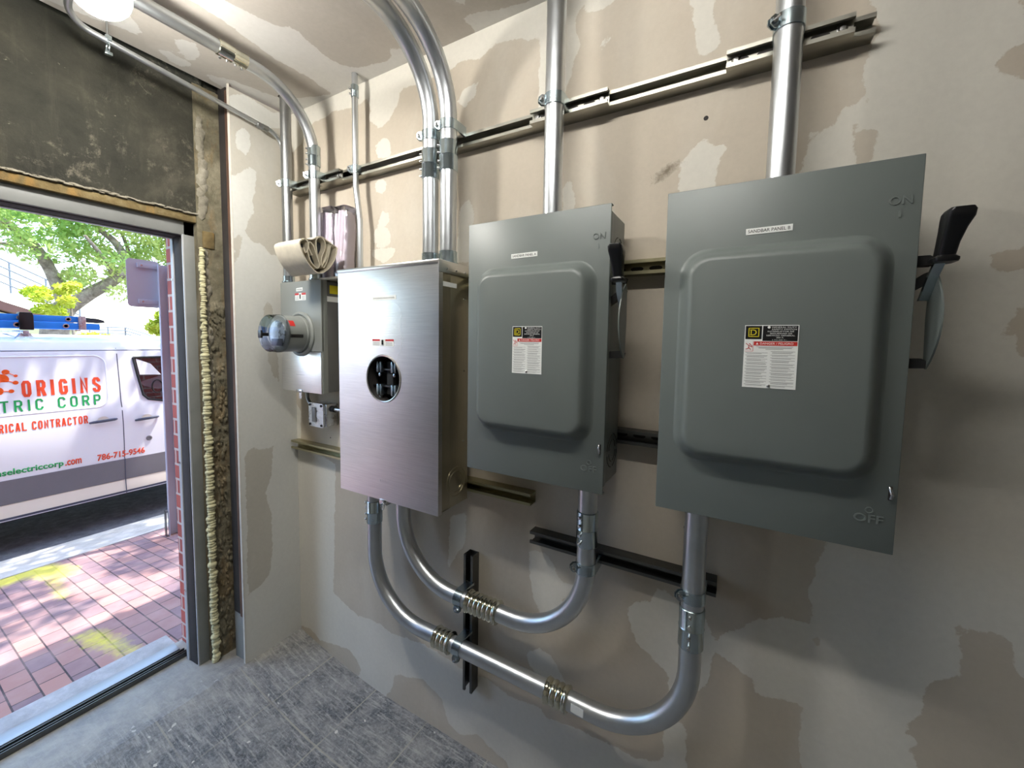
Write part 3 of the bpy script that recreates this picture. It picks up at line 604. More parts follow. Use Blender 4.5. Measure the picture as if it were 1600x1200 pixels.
# ------------------------------------------------------------------ conduit fittings (parts of a run)
def coupling(root, a, b_, r, mat='zinc', screws=4, side=(-0.75, -0.66, 0)):
    """set screw coupling between a and b_, with screws on the side facing `side`"""
    a = Vector(a); b_ = Vector(b_); ax = (b_-a).normalized(); L = (b_-a).length; m_ = MB()
    R_ = r+0.0028
    m_.tube([a, a+ax*0.0015, a+ax*0.003, a+ax*(L/2-0.002), a+ax*(L/2), a+ax*(L/2+0.002), b_-ax*0.003, b_-ax*0.0015, b_], [r+.0004, R_, R_+.0008, R_, R_+0.0014, R_, R_+.0008, R_, r+.0004], 28)
    o = m_.build('coupling', mat, root)
    sd = Vector(side); sd = (sd-ax*sd.dot(ax)).normalized()
    if screws:
        for k in range(screws):
            f = (0.13, 0.36, 0.64, 0.87)[k] if screws == 4 else (0.3, 0.7)[k]
            s_ = MB(); p = a+ax*(L*f); s_.cyl(p+sd*(R_-0.001), p+sd*(R_+0.006), 0.0042, 10)
            s_.tube([p+sd*(R_+0.0055), p+sd*(R_+0.008)], [0.0048, 0.0035], 10)
            s_.build('set_screw', 'screw', o)
    return o
def ridged(root, a, b_, r, n=4, mat='chrome_ring'):
    """compression coupling: a row of rounded nuts"""
    a = Vector(a); b_ = Vector(b_); L = (b_-a).length; m_ = MB(); pts = []; rad = []
    K = n*8
    for k in range(K+1):
        f = k/K; pts.append(a+(b_-a)*f); ph = (f*n) % 1.0
        rad.append(r+0.003+0.0065*abs(math.sin(math.pi*f*n))**0.6 + (0.003 if k in (1, 2, K-1, K-2) else 0))
    rad[0] = rad[-1] = r+0.0005
    m_.tube(pts, rad, 32); return m_.build('compression_coupling', mat, root, angle=70)
def clamp(loc, r, axis, off, label, up=None, bolt=(-1, 0, 0)):
    """two piece strut clamp round a conduit; loc on the conduit axis, `off` distance back to the channel face"""
    root = thing('conduit_clamp', loc, label, 'pipe clamp', 'conduit clamps on the wall channels')
    c = Vector(loc); A = Vector(axis).normalized(); back = Vector((0, 1, 0)); sd = A.cross(back).normalized()
    if sd.dot(Vector(bolt)) < 0: sd = -sd
    W = 0.016; t_ = 0.0022; R0 = r+0.0006
    # band hugging the conduit with feet running back into the channel
    prof_o = []; prof_i = []
    N = 22
    # band as an arc over the front, straight feet to the channel
    inner = []; outer = []
    for k in range(N+1):
        a = R(-180+180*k/N)
        inner.append((math.cos(a)*R0, math.sin(a)*R0)); outer.append((math.cos(a)*(R0+t_), math.sin(a)*(R0+t_)))
    foot = off
    inner = [(-R0*0.72, foot)] + inner + [(R0*0.72, foot)]; outer = [(-R0*0.72-t_-0.007, foot)] + outer + [(R0*0.72+t_+0.007, foot)]
    poly = inner + outer[::-1]
    m_ = MB()
    m_.loft([[c + sd*p[0] + back*p[1] + A*w_ for p in poly] for w_ in (-W, W)])
    m_.build('strap', 'zinc', root)
    # ears with the bolt at the front corner on the side of `bolt`
    e = MB(); d_ = (sd*0.80+Vector((0, -1, 0))*0.60).normalized(); pr_ = d_.cross(A).normalized(); e0 = c + d_*(R0+0.001)
    for s_ in (-0.0042, 0.0042):
        pts = [(0, -0.014), (0.010, -0.014), (0.019, -0.006), (0.019, 0.006), (0.010, 0.014), (0, 0.014)]
        e.loft([[e0 + d_*p[0] + A*p[1] + pr_*(s_+q) for p in pts] for q in (-0.0011, 0.0011)])
    e.build('ear', 'zinc', root)
    b_ = MB(); p = e0 + d_*0.0105
    b_.cyl(p-pr_*0.024, p+pr_*0.010, 0.0029, 12); b_.cyl(p+pr_*0.0055, p+pr_*0.0105, 0.0066, 6); b_.cyl(p-pr_*0.0105, p-pr_*0.006, 0.0062, 6)
    b_.build('bolt', 'screw', root)
    return root
def connector(root, c, r, d=1, mat='zinc', h=0.03):
    """box connector at the end of a conduit; d=+1 pipe leaves upwards"""
    m_ = MB(); m_.lathe([(r+0.006, 0), (r+0.007, 0.002*d), (r+0.007, 0.006*d), (r+0.003, 0.008*d), (r+0.003, h*d), (r+0.0004, h*d)], c, 'Z', 28)
    return m_.build('box_connector', mat, root)

CG = 'steel conduits'
YC = -0.10; r2 = 0.0279; r15 = 0.0221
def run(label, pts, r, rad, mat='emt', loc=None, group=CG):
    root = thing('conduit', loc or pts[0], label, 'conduit', group)
    b = MB(); b.tube(bend(pts, rad, 18), r, 32); b.build('pipe', mat, root)
    return root
# leftmost, straight into the ceiling
c1 = run('thick vertical conduit rising into a ragged ceiling hole in the corner, leftmost of all', [(0.112, -0.095, 1.858), (0.112, -0.095, ZC-0.001)], r15, 0.1, 'emt_dull')
connector(c1, (0.112, -0.095, 1.858), r15)
clamp((0.112, -0.095, 2.303), r15, (0, 0, 1), 0.0325, 'clamp on the leftmost conduit near the corner')
# bent one over the canvas roll
c2 = run('conduit rising behind the canvas roll, then bending out along the ceiling towards the viewer', [(0.312, -0.095, 1.858), (0.312, -0.095, 2.612), (0.312, -3.55, 2.612)], r15, 0.24)
connector(c2, (0.312, -0.095, 1.858), r15)
coupling(c2, (0.312, -0.095, 2.338), (0.312, -0.095, 2.425), r15)
coupling(c2, (0.312, -0.36, 2.612), (0.312, -0.455, 2.612), r15, 'chrome_ring', 4, (-0.3, 0, -1))
clamp((0.312, -0.095, 2.303), r15, (0, 0, 1), 0.0325, 'clamp on the bent conduit above the canvas roll')
# the pair above the steel cabinet
for x, lab, cz, sz in ((0.968, 'left conduit of the close pair curving up from the steel meter cabinet', 2.215, 2.318), (1.047, 'right conduit of the close pair curving up from the steel meter cabinet', 2.228, 2.335)):
    c_ = run(lab, [(x, YC, 1.866), (x, YC, 2.596), (x, -3.55, 2.596)], r2, 0.25)
    connector(c_, (x, YC, 1.866), r2, 1, 'zinc', 0.045)
    coupling(c_, (x, YC, cz-0.05), (x, YC, cz+0.05), r2, 'zinc', 4, (-0.85, -0.5, 0))
    clamp((x, YC, sz-0.008), r2, (0, 0, 1), 0.058, 'upper clamp on the %s conduit of the pair over the steel cabinet' % ('left' if x < 1 else 'right'))
# conduits of the two switches
cA = run('straight vertical conduit rising from the left grey safety switch', [(1.436, YC, 1.952), (1.436, YC, ZC-0.001)], r2, 0.1)
clamp((1.436, YC, 2.303), r2, (0, 0, 1), 0.038, 'clamp on the conduit above the left grey switch')
connector(cA, (1.436, YC, 1.95), r2, 1, 'zinc', 0.012)
cB = run('straight vertical conduit rising from the right grey safety switch', [(1.998, YC, 1.954), (1.998, YC, ZC-0.001)], r2, 0.1)
clamp((1.998, YC, 2.315), r2, (0, 0, 1), 0.038, 'clamp on the conduit above the right grey switch')
connector(cB, (1.998, YC, 1.952), r2, 1, 'zinc', 0.012)
# thin one with a small offset
c5 = run('thin conduit with a small kink running down the wall beside the lavender packages', [(0.525, -0.055, ZC-0.001), (0.525, -0.055, 2.24), (0.548, -0.055, 2.09), (0.548, -0.055, 1.80)], 0.0117, 0.09, loc=(0.548, -0.055, 1.80))
coupling(c5, (0.525, -0.055, 2.585), (0.525, -0.055, 2.635), 0.0117, 'zinc', 2)
clamp((0.525, -0.055, 2.303), 0.0117, (0, 0, 1), 0.0135, 'small clamp on the thin kinked conduit')
# lower loops
u1 = run('long conduit looping from under the steel cabinet to the right grey switch, lowest loop',
         [(0.673, YC, 1.024), (0.673, YC, 0.502), (1.861, YC, 0.502), (1.861, YC, 1.211)], r2, 0.25)
coupling(u1, (0.673, YC, 0.862), (0.673, YC, 0.955), r2, 'zinc', 4, (-0.9, -0.45, 0))
ridged(u1, (1.000, YC, 0.502), (1.075, YC, 0.502), r2, 4)
ridged(u1, (1.452, YC, 0.502), (1.530, YC, 0.502), r2, 4)
coupling(u1, (1.861, YC, 0.815), (1.861, YC, 0.925), r2, 'zinc', 4, (-0.05, -1, 0))
b = MB(); b.prism([(1.546, 0.497), (1.585, 0.495), (1.585, 0.521), (1.546, 0.523)], -0.1277, -0.1285, 'XZ'); b.build('paper_sticker', 'white_plastic', u1, 'small white sticker')
u2 = run('short conduit looping from under the steel cabinet up to the left grey switch',
         [(0.833, YC, 1.024), (0.833, YC, 0.690), (1.571, YC, 0.690), (1.571, YC, 1.212)], r2, 0.25)
ridged(u2, (1.145, YC, 0.690), (1.272, YC, 0.690), r2, 7)
coupling(u2, (1.571, YC, 1.01), (1.571, YC, 1.115), r2, 'zinc', 4, (-0.35, -0.94, 0))
clamp((1.108, YC, 0.502), r2, (1, 0, 0), 0.058, 'clamp holding the lowest looping conduit on the short upright channel', bolt=(0, 0, -1))
clamp((1.113, YC, 0.690), r2, (1, 0, 0), 0.058, 'clamp holding the upper looping conduit on the short upright channel', bolt=(0, 0, -1))
clamp((1.571, YC, 0.945), r2, (0, 0, 1), 0.058, 'clamp below the left grey switch on the short dark channel')
clamp((1.861, YC, 0.957), r2, (0, 0, 1), 0.058, 'clamp below the right grey switch on the short dark channel')

# ------------------------------------------------------------------ the two grey safety switches
def rr3(x0, x1, z0, z1, r, y): return [(p[0], y, p[1]) for p in rrect(x0, x1, z0, z1, r)]
def make_switch(label, sname, ox):
    X0, X1, Z0, Z1, YF = 1.777-ox, 2.209-ox, 1.213, 1.952, -0.21
    root = thing('safety_switch', ((X0+X1)/2, -0.042, Z0), label, 'electrical box', 'grey safety switches')
    b = MB(); b.box((X0+.010, YF+.016, Z0+.010), (X1-.010, -0.0415, Z1-.006), 0.0025); body = b.build('enclosure', 'grey_enamel', root)
    for zz in (1.845, 1.305):
        k = MB()
        for rr_ in (0.047, 0.031):
            for a0 in (10, 100, 190, 280):
                k.tube([(X1-.0098, -0.10+rr_*math.cos(R(a0+q*12)), zz+rr_*math.sin(R(a0+q*12))) for q in range(7)], 0.0012, 6)
        k.build('knockout', 'black_gap', body)
    # lid: flange, folded edge and the raised centre
    l = MB(); l.box((X0, YF, Z0), (X1, YF+.004, Z1), 0.0015)
    l.box((X0, YF+.003, Z0), (X0+.003, YF+.018, Z1), .001); l.box((X1-.003, YF+.003, Z0+.02), (X1, YF+.022, Z1-.02), .001); l.box((X0, YF+.003, Z1-.003), (X1, YF+.018, Z1), .001); l.box((X0, YF+.003, Z0), (X1, YF+.018, Z0+.003), .001)
    ex0, ex1, ez0, ez1 = X0+.030, X1-.028, Z0+.126, Z1-.131
    prof = [(0, 0, .058), (0.004, .0015, .056), (0.010, .007, .052), (0.018, .020, .046), (0.024, .030, .042), (0.030, .0355, .038), (0.036, .037, .034)]
    l.loft([rr3(ex0+i_, ex1-i_, ez0+i_, ez1-i_, r_, YF-h+0.001) for i_, h, r_ in prof])
    lid = l.build('lid', 'grey_enamel', root, angle=50)
    uX, uZ = (1, 0, 0), (0, 0, 1)
    for body_, xx, zz, ww, hh in (('ON', -.046, -.085, .033, .016), ('I', -.031, -.108, .003, .013), ('O', -.046, .073, .013, .013), ('OFF', -.062, .055, .044, .016)):
        t_ = MB(); text_into(t_, body_, (X1+xx, YF-0.0002, (Z1 if zz < 0 else Z0)+zz), uX, uZ, ww, hh, 0.0012, 0.01)
        t_.build('embossed_lettering', 'grey_enamel', lid)
    q = MB(); q.box((X1-.014, YF-.001, 1.318), (X1-.008, YF+.001, 1.345), .001); q.build('latch_slot', 'black_gap', lid)
    q = MB(); q.tube([(X1-.013, YF-.002, 1.343), (X1-.012, YF-.007, 1.338), (X1-.010, YF-.008, 1.330), (X1-.011, YF-.004, 1.322)], 0.0028, 10); q.build('latch_hook', 'screw', lid)
    # small name label
    nx = 1.937-ox if ox == 0 else 1.3625
    q = MB(); q.prism([(nx, 1.8395), (nx+.082, 1.8395+.001), (nx+.082, 1.8535), (nx, 1.8525)], YF-.0001, YF-.0009, 'XZ'); nl = q.build('name_label', 'white_plastic', root, 'narrow white label')
    q = MB(); text_into(q, sname, (nx+.004, YF-.0008, 1.8432), uX, uZ, .074, .0066, .0004); q.build('label_lettering', 'label_black', nl)
    # warning label on the raised centre
    wx0, wx1, wz0, wz1 = 1.945-ox, 2.037-ox, 1.520, 1.648; yw = YF-.0362
    if ox: wx0, wx1 = 1.391, 1.481
    q = MB(); q.box((wx0, yw-.0006, wz0), (wx1, yw+.0004, wz1)); wl = q.build('warning_label', 'white_plastic', root, 'white warning label with black and red headings')
    sx = (wx1-wx0)/.092; P = lambda u: wx0+u*sx; y1 = yw-.0006
    q = MB(); q.box((P(.0015), y1-.0003, 1.6195), (P(.0300), y1+.0001, 1.6465)); q.box((P(.0318), y1-.0003, 1.6160), (P(.0905), y1+.0001, 1.6465)); blk = q.build('black_heading', 'label_black', wl)
    q = MB(); y2 = y1-.0003
    for a0, a1, c0, c1 in ((.0065, .0255, 1.6240, 1.6255), (.0065, .0255, 1.6410, 1.6425), (.0065, .0080, 1.6240, 1.6425), (.0240, .0255, 1.6240, 1.6425)):
        q.box((P(a0), y2-.0002, c0), (P(a1), y2+.0001, c1))
    text_into(q, 'D', (P(.0105), y2, 1.6275), uX, uZ, .0105*sx, .0115, .0002); q.box((P(.0092), y2-.0002, 1.6275), (P(.0118), y2, 1.6290)); q.box((P(.0092), y2-.0002, 1.6375), (P(.0118), y2, 1.6390))
    q.build('square_emblem', 'label_yellow', blk)
    q = MB()
    for i_, (s_, w0, w1) in enumerate((('GENERAL DUTY', .047, .088), ('SAFETY SWITCH', .047, .088), ('INTERRUPTOR DE', .040, .084), ('SEGURIDAD DE', .044, .081), ('SERVICIO GENERAL', .038, .086), ('200 A', .055, .067), ('3 PH 240 V~', .048, .073))):
        text_into(q, s_, (P(w0), y2, 1.6432-.0041*i_-.001), uX, uZ, (w1-w0)*sx, .0025 if i_ < 6 else .0016, .0002)
    q.lathe([(.0026, 0), (.0026, .0003)], (P(.0420), y2, 1.6435), '-Y', 16)
    q.build('heading_lettering', 'white_plastic', blk)
    q = MB(); q.box((P(.0170), y1-.0003, 1.6065), (P(.0905), y1+.0001, 1.6148)); rd = q.build('red_heading', 'label_red', wl)
    q = MB(); text_into(q, 'DANGER / PELIGRO', (P(.028), y2, 1.6086), uX, uZ, .056*sx, .0042, .0002)
    q.prism([(P(.0205), 1.6084), (P(.0255), 1.6084), (P(.0230), 1.6128)], y2-.0002, y2, 'XZ'); q.build('red_heading_lettering', 'white_plastic', rd)
    q = MB()   # shock pictogram
    for a, c_ in (((.003, 1.611), (.0085, 1.606)), ((.0085, 1.606), (.0075, 1.600)), ((.0075, 1.600), (.003, 1.599)), ((.0085, 1.6065), (.0145, 1.603)), ((.0085, 1.602), (.012, 1.598)), ((.010, 1.610), (.0145, 1.6045))):
        q.tube([(P(a[0]), y1-.0002, a[1]), (P(c_[0]), y1-.0002, c_[1])], .0006, 6)
    q.lathe([(.0012, 0), (.0012, .0003)], (P(.0098), y1, 1.6095), '-Y', 10)
    for a, c_ in (((.0015, 1.5945), (.016, 1.5945)), ((.016, 1.5945), (.016, 1.6145))): q.tube([(P(a[0]), y1-.0001, a[1]), (P(c_[0]), y1-.0001, c_[1])], .0003, 4)
    q.build('shock_symbol', 'label_red', wl)
    q = MB(); rl = random.Random(4); z = 1.6035
    q.box((P(.022), y1-.0002, z), (P(.084), y1, z+.0007)); q.box((P(.026), y1-.0002, z-.0025), (P(.082), y1, z-.0015)); q.box((P(.038), y1-.0002, z-.005), (P(.068), y1, z-.0042))
    for c0, c1, zz in ((.003, .042, 1.5915), (.047, .088, 1.5945)):
        z = zz
        while z > 1.524:
            for n_ in range(rl.choice((2, 3))):
                q.box((P(c0+(.0025 if n_ else 0)), y1-.0002, z), (P(c1-rl.uniform(0, .014)*(n_ > 0)), y1, z+.0006)); z -= .0019
                if z < 1.523: break
            z -= .0016
    q.build('small_print', 'label_grey', wl)
    q = MB(); q.lathe([(.0032, 0), (.0032, .0012), (.0016, .0022), (0, .0023)], (P(.046), y1, 1.525), '-Y', 12); q.build('rivet', 'screw', wl)
    # operating handle on the right side
    XS = X1-.010
    for z, dz in ((1.768, .0), (1.738, -.028), (1.578, -.002)):
        hb = MB(); hb.loft([[(XS-.001, y, z+dz-.009), (XS-.001, y, z+dz+.009), (XS+.034, y, z+.009), (XS+.043, y, z+.003), (XS+.040, y, z-.009)] for y in (-.182, -.156)])
        hb.build('bracket', 'black_rubber', root)
    g = MB(); g.prism([(-.176-.056*math.sin(math.pi*k_/12)**.8, 1.757-.190*k_/12) for k_ in range(13)] + [(-.168, 1.572), (-.160, 1.66), (-.164, 1.75)], XS+.0405, XS+.0435, 'YZ')
    g.build('guard_plate', 'grey_enamel', root, 'curved grey guard plate')
    g = MB(); g.loft([[(XS+xx-.007, yy-.005, zz), (XS+xx+.007, yy-.005, zz), (XS+xx+.007, yy+.006, zz), (XS+xx-.007, yy+.006, zz)] for xx, yy, zz in ((.033, -.168, 1.695), (.034, -.200, 1.735), (.038, -.226, 1.770))])
    g.build('lever_arm', 'zinc', root)
    g = MB(); H = [(.0150, .0185, (.038, -.2265), 1.755), (.0160, .0195, (.038, -.227), 1.758), (.0160, .0195, (.038, -.227), 1.762), (.0115, .0150, (.038, -.229), 1.766), (.0120, .016, (.038, -.238), 1.785), (.0140, .018, (.039, -.250), 1.806), (.0165, .0205, (.040, -.260), 1.820), (.0165, .0205, (.040, -.264), 1.830), (.0140, .0185, (.040, -.265), 1.835)]
    g.loft([[(XS+p[0], p[1], z) for p in [(c0+q_[0], c1+q_[1]) for q_ in rrect(-hw, hw, -hd, hd, .006, 4)]] for hw, hd, (c0, c1), z in H])
    g.build('handle_grip', 'black_plastic', root, 'black moulded grip')
    return root
make_switch('large dark grey safety switch labelled panel B, nearest and rightmost on the wall', 'SANDBAR PANEL B', 0.0)
make_switch('grey safety switch labelled panel A, between the steel cabinet and the larger-looking switch', 'SANDBAR PANEL A', 0.563)

# ------------------------------------------------------------------ stainless meter cabinet
S0, S1, T0, T1, YS = 0.611, 1.099, 1.026, 1.864, -0.21
st = thing('meter_cabinet', ((S0+S1)/2, -0.042, T0), 'tall brushed steel meter cabinet with an oval-looking round opening, left of the grey switches', 'electrical box')
b = MB(); b.box((S0+.004, YS+.062, T0+.004), (S1-.004, -.0415, T1-.006), .002)
for q0, q1 in (((S0+.004, T0+.004), (S0+.008, T1-.006)), ((S1-.008, T0+.004), (S1-.004, T1-.006)), ((S0+.004, T0+.004), (S1-.004, T0+.008)), ((S0+.004, T1-.010), (S1-.004, T1-.006))): b.box((q0[0], YS+.018, q0[1]), (q1[0], YS+.064, q1[1]))
sb = b.build('enclosure', 'stainless_side', st)
hc = (0.848, 1.468); hr_ = 0.0815
def plate_with_hole(m_, x0, x1, z0, z1, y0, y1, cx, cz, r, n=48):
    # ring of quads from the circle to the rectangle outline
    cir = [(cx+r*math.cos(2*math.pi*k/n), cz+r*math.sin(2*math.pi*k/n)) for k in range(n)]
    out = []
    for k in range(n):
        a = 2*math.pi*k/n; dx, dz = math.cos(a), math.sin(a); t_ = min([(x1-cx)/dx if dx > 1e-9 else 1e9, (x0-cx)/dx if dx < -1e-9 else 1e9, (z1-cz)/dz if dz > 1e-9 else 1e9, (z0-cz)/dz if dz < -1e-9 else 1e9])
        out.append([cx+dx*t_, cz+dz*t_])
    for cxn, czn in ((x1, z1), (x0, z1), (x0, z0), (x1, z0)):
        i_ = min(range(n), key=lambda k: (out[k][0]-cxn)**2+(out[k][1]-czn)**2); out[i_] = [cxn, czn]
    V = []; Fc = []
    for y in (y0, y1): V += [(p[0], y, p[1]) for p in cir] + [(p[0], y, p[1]) for p in out]
    for k in range(n):
        j_ = (k+1) % n
        Fc += [(k, j_, n+j_, n+k), (2*n+j_, 2*n+k, 3*n+k, 3*n+j_), (k, 2*n+k, 2*n+j_, j_), (n+j_, 3*n+j_, 3*n+k, n+k)]
    tmp = bmesh.new(); vs = [tmp.verts.new(v) for v in V]
    for f in Fc: tmp.faces.new([vs[i_] for i_ in f])
    m_.join(tmp)
l = MB(); plate_with_hole(l, S0, S1, T0, T1-.012, YS, YS+.003, hc[0], hc[1], hr_)
l.box((S0, YS+.0025, T0), (S0+.002, YS+.019, T1-.012)); l.box((S1-.002, YS+.0025, T0), (S1, YS+.019, T1-.012)); l.box((S0, YS+.0025, T0), (S1, YS+.019, T0+.002))
sl = l.build('front_cover', 'stainless', st)
l = MB(); l.box((S0-.001, YS-.004, T1-.014), (S1+.002, -.05, T1), .003); l.box((S1-.003, YS-.003, T1-.040), (S1+.003, -.05, T1-.006), .003); l.build('top_hood', 'stainless', st)
for x, y, z in ((S1+.003, -.175, T1-.026), (S1+.003, -.125, T1-.026), (S1+.003, -.075, T1-.026), (S1-.004, -.07, 1.25), (S1-.004, -.07, 1.5), (S1-.004, -.07, 1.75)):
    l = MB(); l.lathe([(.0035, 0), (.0035, .002), (0, .003)], (x, y, z), 'X', 10); l.build('screw', 'screw', st)
l = MB(); l.lathe([(hr_+.004, 0), (hr_+.004, .002), (hr_+.001, .0035), (hr_-.002, .002), (hr_-.002, 0)], (hc[0], YS, hc[1]), '-Y', 48, cap=False); l.build('opening_rim', 'stainless', st)
# dark socket inside the opening
l = MB(); l.box((hc[0]-.12, YS+.055, hc[1]-.12), (hc[0]+.12, YS+.06, hc[1]+.12)); l.build('socket_base', 'black_plastic', st)
l = MB(); l.lathe([(hr_+.006, -.006), (hr_+.006, -.05), (hr_+.001, -.05), (hr_+.001, -.006)], (hc[0], YS, hc[1]), '-Y', 40, cap=False); l.build('socket_wall', 'black_gap', st)
for dx in (-.036, .036):
    for dz in (-.042, .040):
        l = MB(); l.box((hc[0]+dx-.013, YS+.012, hc[1]+dz-.020), (hc[0]+dx-.004, YS+.055, hc[1]+dz+.020), .003); l.box((hc[0]+dx+.004, YS+.012, hc[1]+dz-.020), (hc[0]+dx+.011, YS+.055, hc[1]+dz+.020), .003)
        l.lathe([(.006, 0), (.006, .004), (.003, .005)], (hc[0]+dx, YS+.020, hc[1]+dz-.028), '-Y', 10); l.build('jaw', 'zinc', st)
for dz in (.030, -.030): l = MB(); l.box((hc[0]-.078, YS+.022, hc[1]+dz-.003), (hc[0]+.078, YS+.034, hc[1]+dz+.003), .001); l.build('cross_bar', 'black_plastic', st)
l = MB(); l.box((hc[0]-.016, YS+.03, hc[1]-.06), (hc[0]+.016, YS+.05, hc[1]+.06), .004)
l.build('socket_bar', 'black_rubber', st)
def ansi_label(root, x, z, w, h, y):
    q = MB(); q.box((x, y-.0006, z), (x+w, y+.0002, z+h)); wl = q.build('warning_label', 'white_plastic', root, 'small white and red warning label')
    q = MB(); q.box((x, y-.0009, z+h*.72), (x+w*.36, y-.0005, z+h)); q.box((x+w*.62, y-.0009, z+h*.72), (x+w, y-.0005, z+h)); q.build('red_heading', 'label_red', wl)
    q = MB(); q.tube([(x+w*.49, y-.001, z+h*.2), (x+w*.49, y-.001, z+h*.75)], w*.035, 8); q.ball((x+w*.49, y-.001, z+h*.78), w*.04, 1); q.build('figure_symbol', 'label_black', wl)
    for u0, u1 in ((.04, .34), (.64, .95)):
        q = MB()
        for k_ in range(3): q.box((x+w*u0, y-.0008, z+h*(.12+.18*k_)), (x+w*u1, y-.0005, z+h*(.17+.18*k_)))
        q.build('small_print', 'label_grey', wl)
ansi_label(st, .795, 1.583, .105, .024, YS)
q = MB(); q.prism([(.795, 1.741), (.912, 1.743), (.912, 1.7585), (.795, 1.7565)], YS-.0001, YS-.0009, 'XZ'); nl = q.build('name_label', 'white_plastic', st, 'narrow white label')
q = MB(); text_into(q, 'SANDBAR MAIN PANEL', (.801, YS-.0008, 1.7475), (1, 0, 0), (0, 0, 1), .105, .0048, .0003); q.build('label_lettering', 'label_grey', nl)
q = MB(); [q.box((.826+.0085*k_, YS-.0006, 1.093), (.831+.0085*k_, YS+.0002, 1.102+.002*(k_ % 2))) for k_ in range(6)]; q.build('embossed_lettering', 'stainless', st)
q = MB()
for rr_ in (.052, .038): q.lathe([(rr_, 0), (rr_, .0015), (rr_-.002, .0015), (rr_-.002, 0)], (S1-.004, -.11, 1.115), 'X', 36, cap=False)
q.build('knockout', 'stainless_side', st)
q = MB(); q.box((.826, YS-.003, 1.010), (.862, YS+.02, 1.030), .002); q.tube([(.845+.008*math.cos(R(a)), YS-.004, 1.006+.012*math.sin(R(a))) for a in range(0, 361, 30)], .0016, 8); q.build('hasp', 'screw', st)
q = MB(); q.box((S1-.0035, -.19, 1.782), (S1-.0028, -.115, 1.797)); q.build('side_label', 'white_plastic', st, 'white strip label')

# ------------------------------------------------------------------ small meter box with round glass meter
m0, m1, n0, n1, YM = 0.092, 0.386, 1.366, 1.856, -0.125
mt = thing('meter_box', ((m0+m1)/2, -0.005, n0), 'small grey meter box in the corner with a round glass meter sticking out', 'electrical box')
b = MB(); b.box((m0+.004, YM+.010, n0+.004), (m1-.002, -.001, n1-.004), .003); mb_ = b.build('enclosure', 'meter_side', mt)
b = MB(); b.box((m0, YM, 1.548), (m1, YM+.012, n1), .003); b.box((m1-.010, YM+.004, n0), (m1, YM+.030, n1), .002); b.build('upper_cover', 'meter_grey', mt)
b = MB(); b.box((m0+.002, YM-.001, n0), (m1-.004, YM+.012, 1.547), .002); lc = b.build('lower_cover', 'stainless', mt, 'shiny lower cover')
b = MB(); b.box((.205, YM-.0016, 1.442), (.263, YM-.001, 1.4432)); b.build('embossed_lettering', 'meter_grey', lc)
b = MB(); b.box((.203, YM-.004, 1.362), (.245, YM+.01, 1.376), .002); b.prism(rrect(.226, .243, 1.335, 1.368, .006), YM-.004, YM-.001, 'XZ'); b.build('hasp', 'screw', mt)
mc = (.243, 1.624)
b = MB(); b.lathe([(.098, 0), (.098, .006), (.094, .010), (.088, .012), (.084, .010), (.082, .004), (.080, .018), (.0775, .020)], (mc[0], YM, mc[1]), '-Y', 48); b.build('meter_ring', 'meter_grey', mt)
b = MB(); b.lathe([(.0775, .015), (.0775, .098), (.074, .101), (0, .101)], (mc[0], YM, mc[1]), '-Y', 48); mcyl = b.build('meter_drum', 'meter_grey', mt)
b = MB(); b.lathe([(.0800, .096), (.0800, .110), (.0785, .112), (.0765, .1395), (.073, .143), (.0, .144)], (mc[0], YM, mc[1]), '-Y', 48); b.build('glass_cover', 'meter_glass', mt, 'clear glass meter cover')
b = MB(); b.lathe([(.055, .1012), (.055, .106), (0, .106)], (mc[0], YM, mc[1]), '-Y', 40); b.build('meter_face', 'alu', mt)
b = MB(); b.box((mc[0]-.038, YM-.109, mc[1]-.052), (mc[0]+.040, YM-.1058, mc[1]-.022), .001); b.build('register_window', 'dark_trim', mt)
b = MB(); b.box((mc[0]-.004, YM-.172, mc[1]-.012), (mc[0]+.004, YM-.142, mc[1]+.002), .002); b.box((mc[0]-.013, YM-.178, mc[1]-.020), (mc[0]+.012, YM-.170, mc[1]+.012), .003); b.build('seal_lock', 'black_plastic', mt)
b = MB(); b.box((mc[0]+.060, YM-.094, mc[1]-.016), (mc[0]+.0795, YM-.040, mc[1]-.002), .001); b.build('black_strip', 'black_plastic', mt)
b = MB(); b.loft([[(mc[0]+rr_*math.cos(R(a)), y, mc[1]+rr_*math.sin(R(a))) for rr_, y in ((.0777, YM-.070), (.0777, YM-.092), (.0784, YM-.092), (.0784, YM-.070))] for a in range(24, 47, 4)]); b.build('red_label', 'label_red', mt, 'small red label on the drum')
ansi_label(mt, .205, 1.772, .078, .032, YM)
q = MB(); q.prism([(.215, 1.812), (.261, 1.814), (.261, 1.828), (.215, 1.826)], YM-.0001, YM-.0009, 'XZ'); nl = q.build('name_label', 'white_plastic', mt, 'narrow white label')
q = MB(); text_into(q, 'SANDBAR', (.219, YM-.0008, 1.8165), (1, 0, 0), (0, 0, 1), .038, .006, .0003); q.build('label_lettering', 'label_black', nl)
q = MB(); q.box((m1-.002, -.082, 1.80), (m1-.0012, -.010, 1.836)); q.build('side_label', 'label_yellow', mt, 'yellow warning label')
q = MB(); q.box((m1-.002, -.096, 1.765), (m1-.0012, -.010, 1.788)); q.build('side_label', 'white_plastic', mt, 'white strip label')
q = MB()
for rr_ in (.030, .042, .052): q.lathe([(rr_, 0), (rr_, .001), (rr_-.0018, .001), (rr_-.0018, 0)], (m1-.002, -.045, 1.43), 'X', 32, cap=False)
q.build('knockout', 'meter_side', mt)

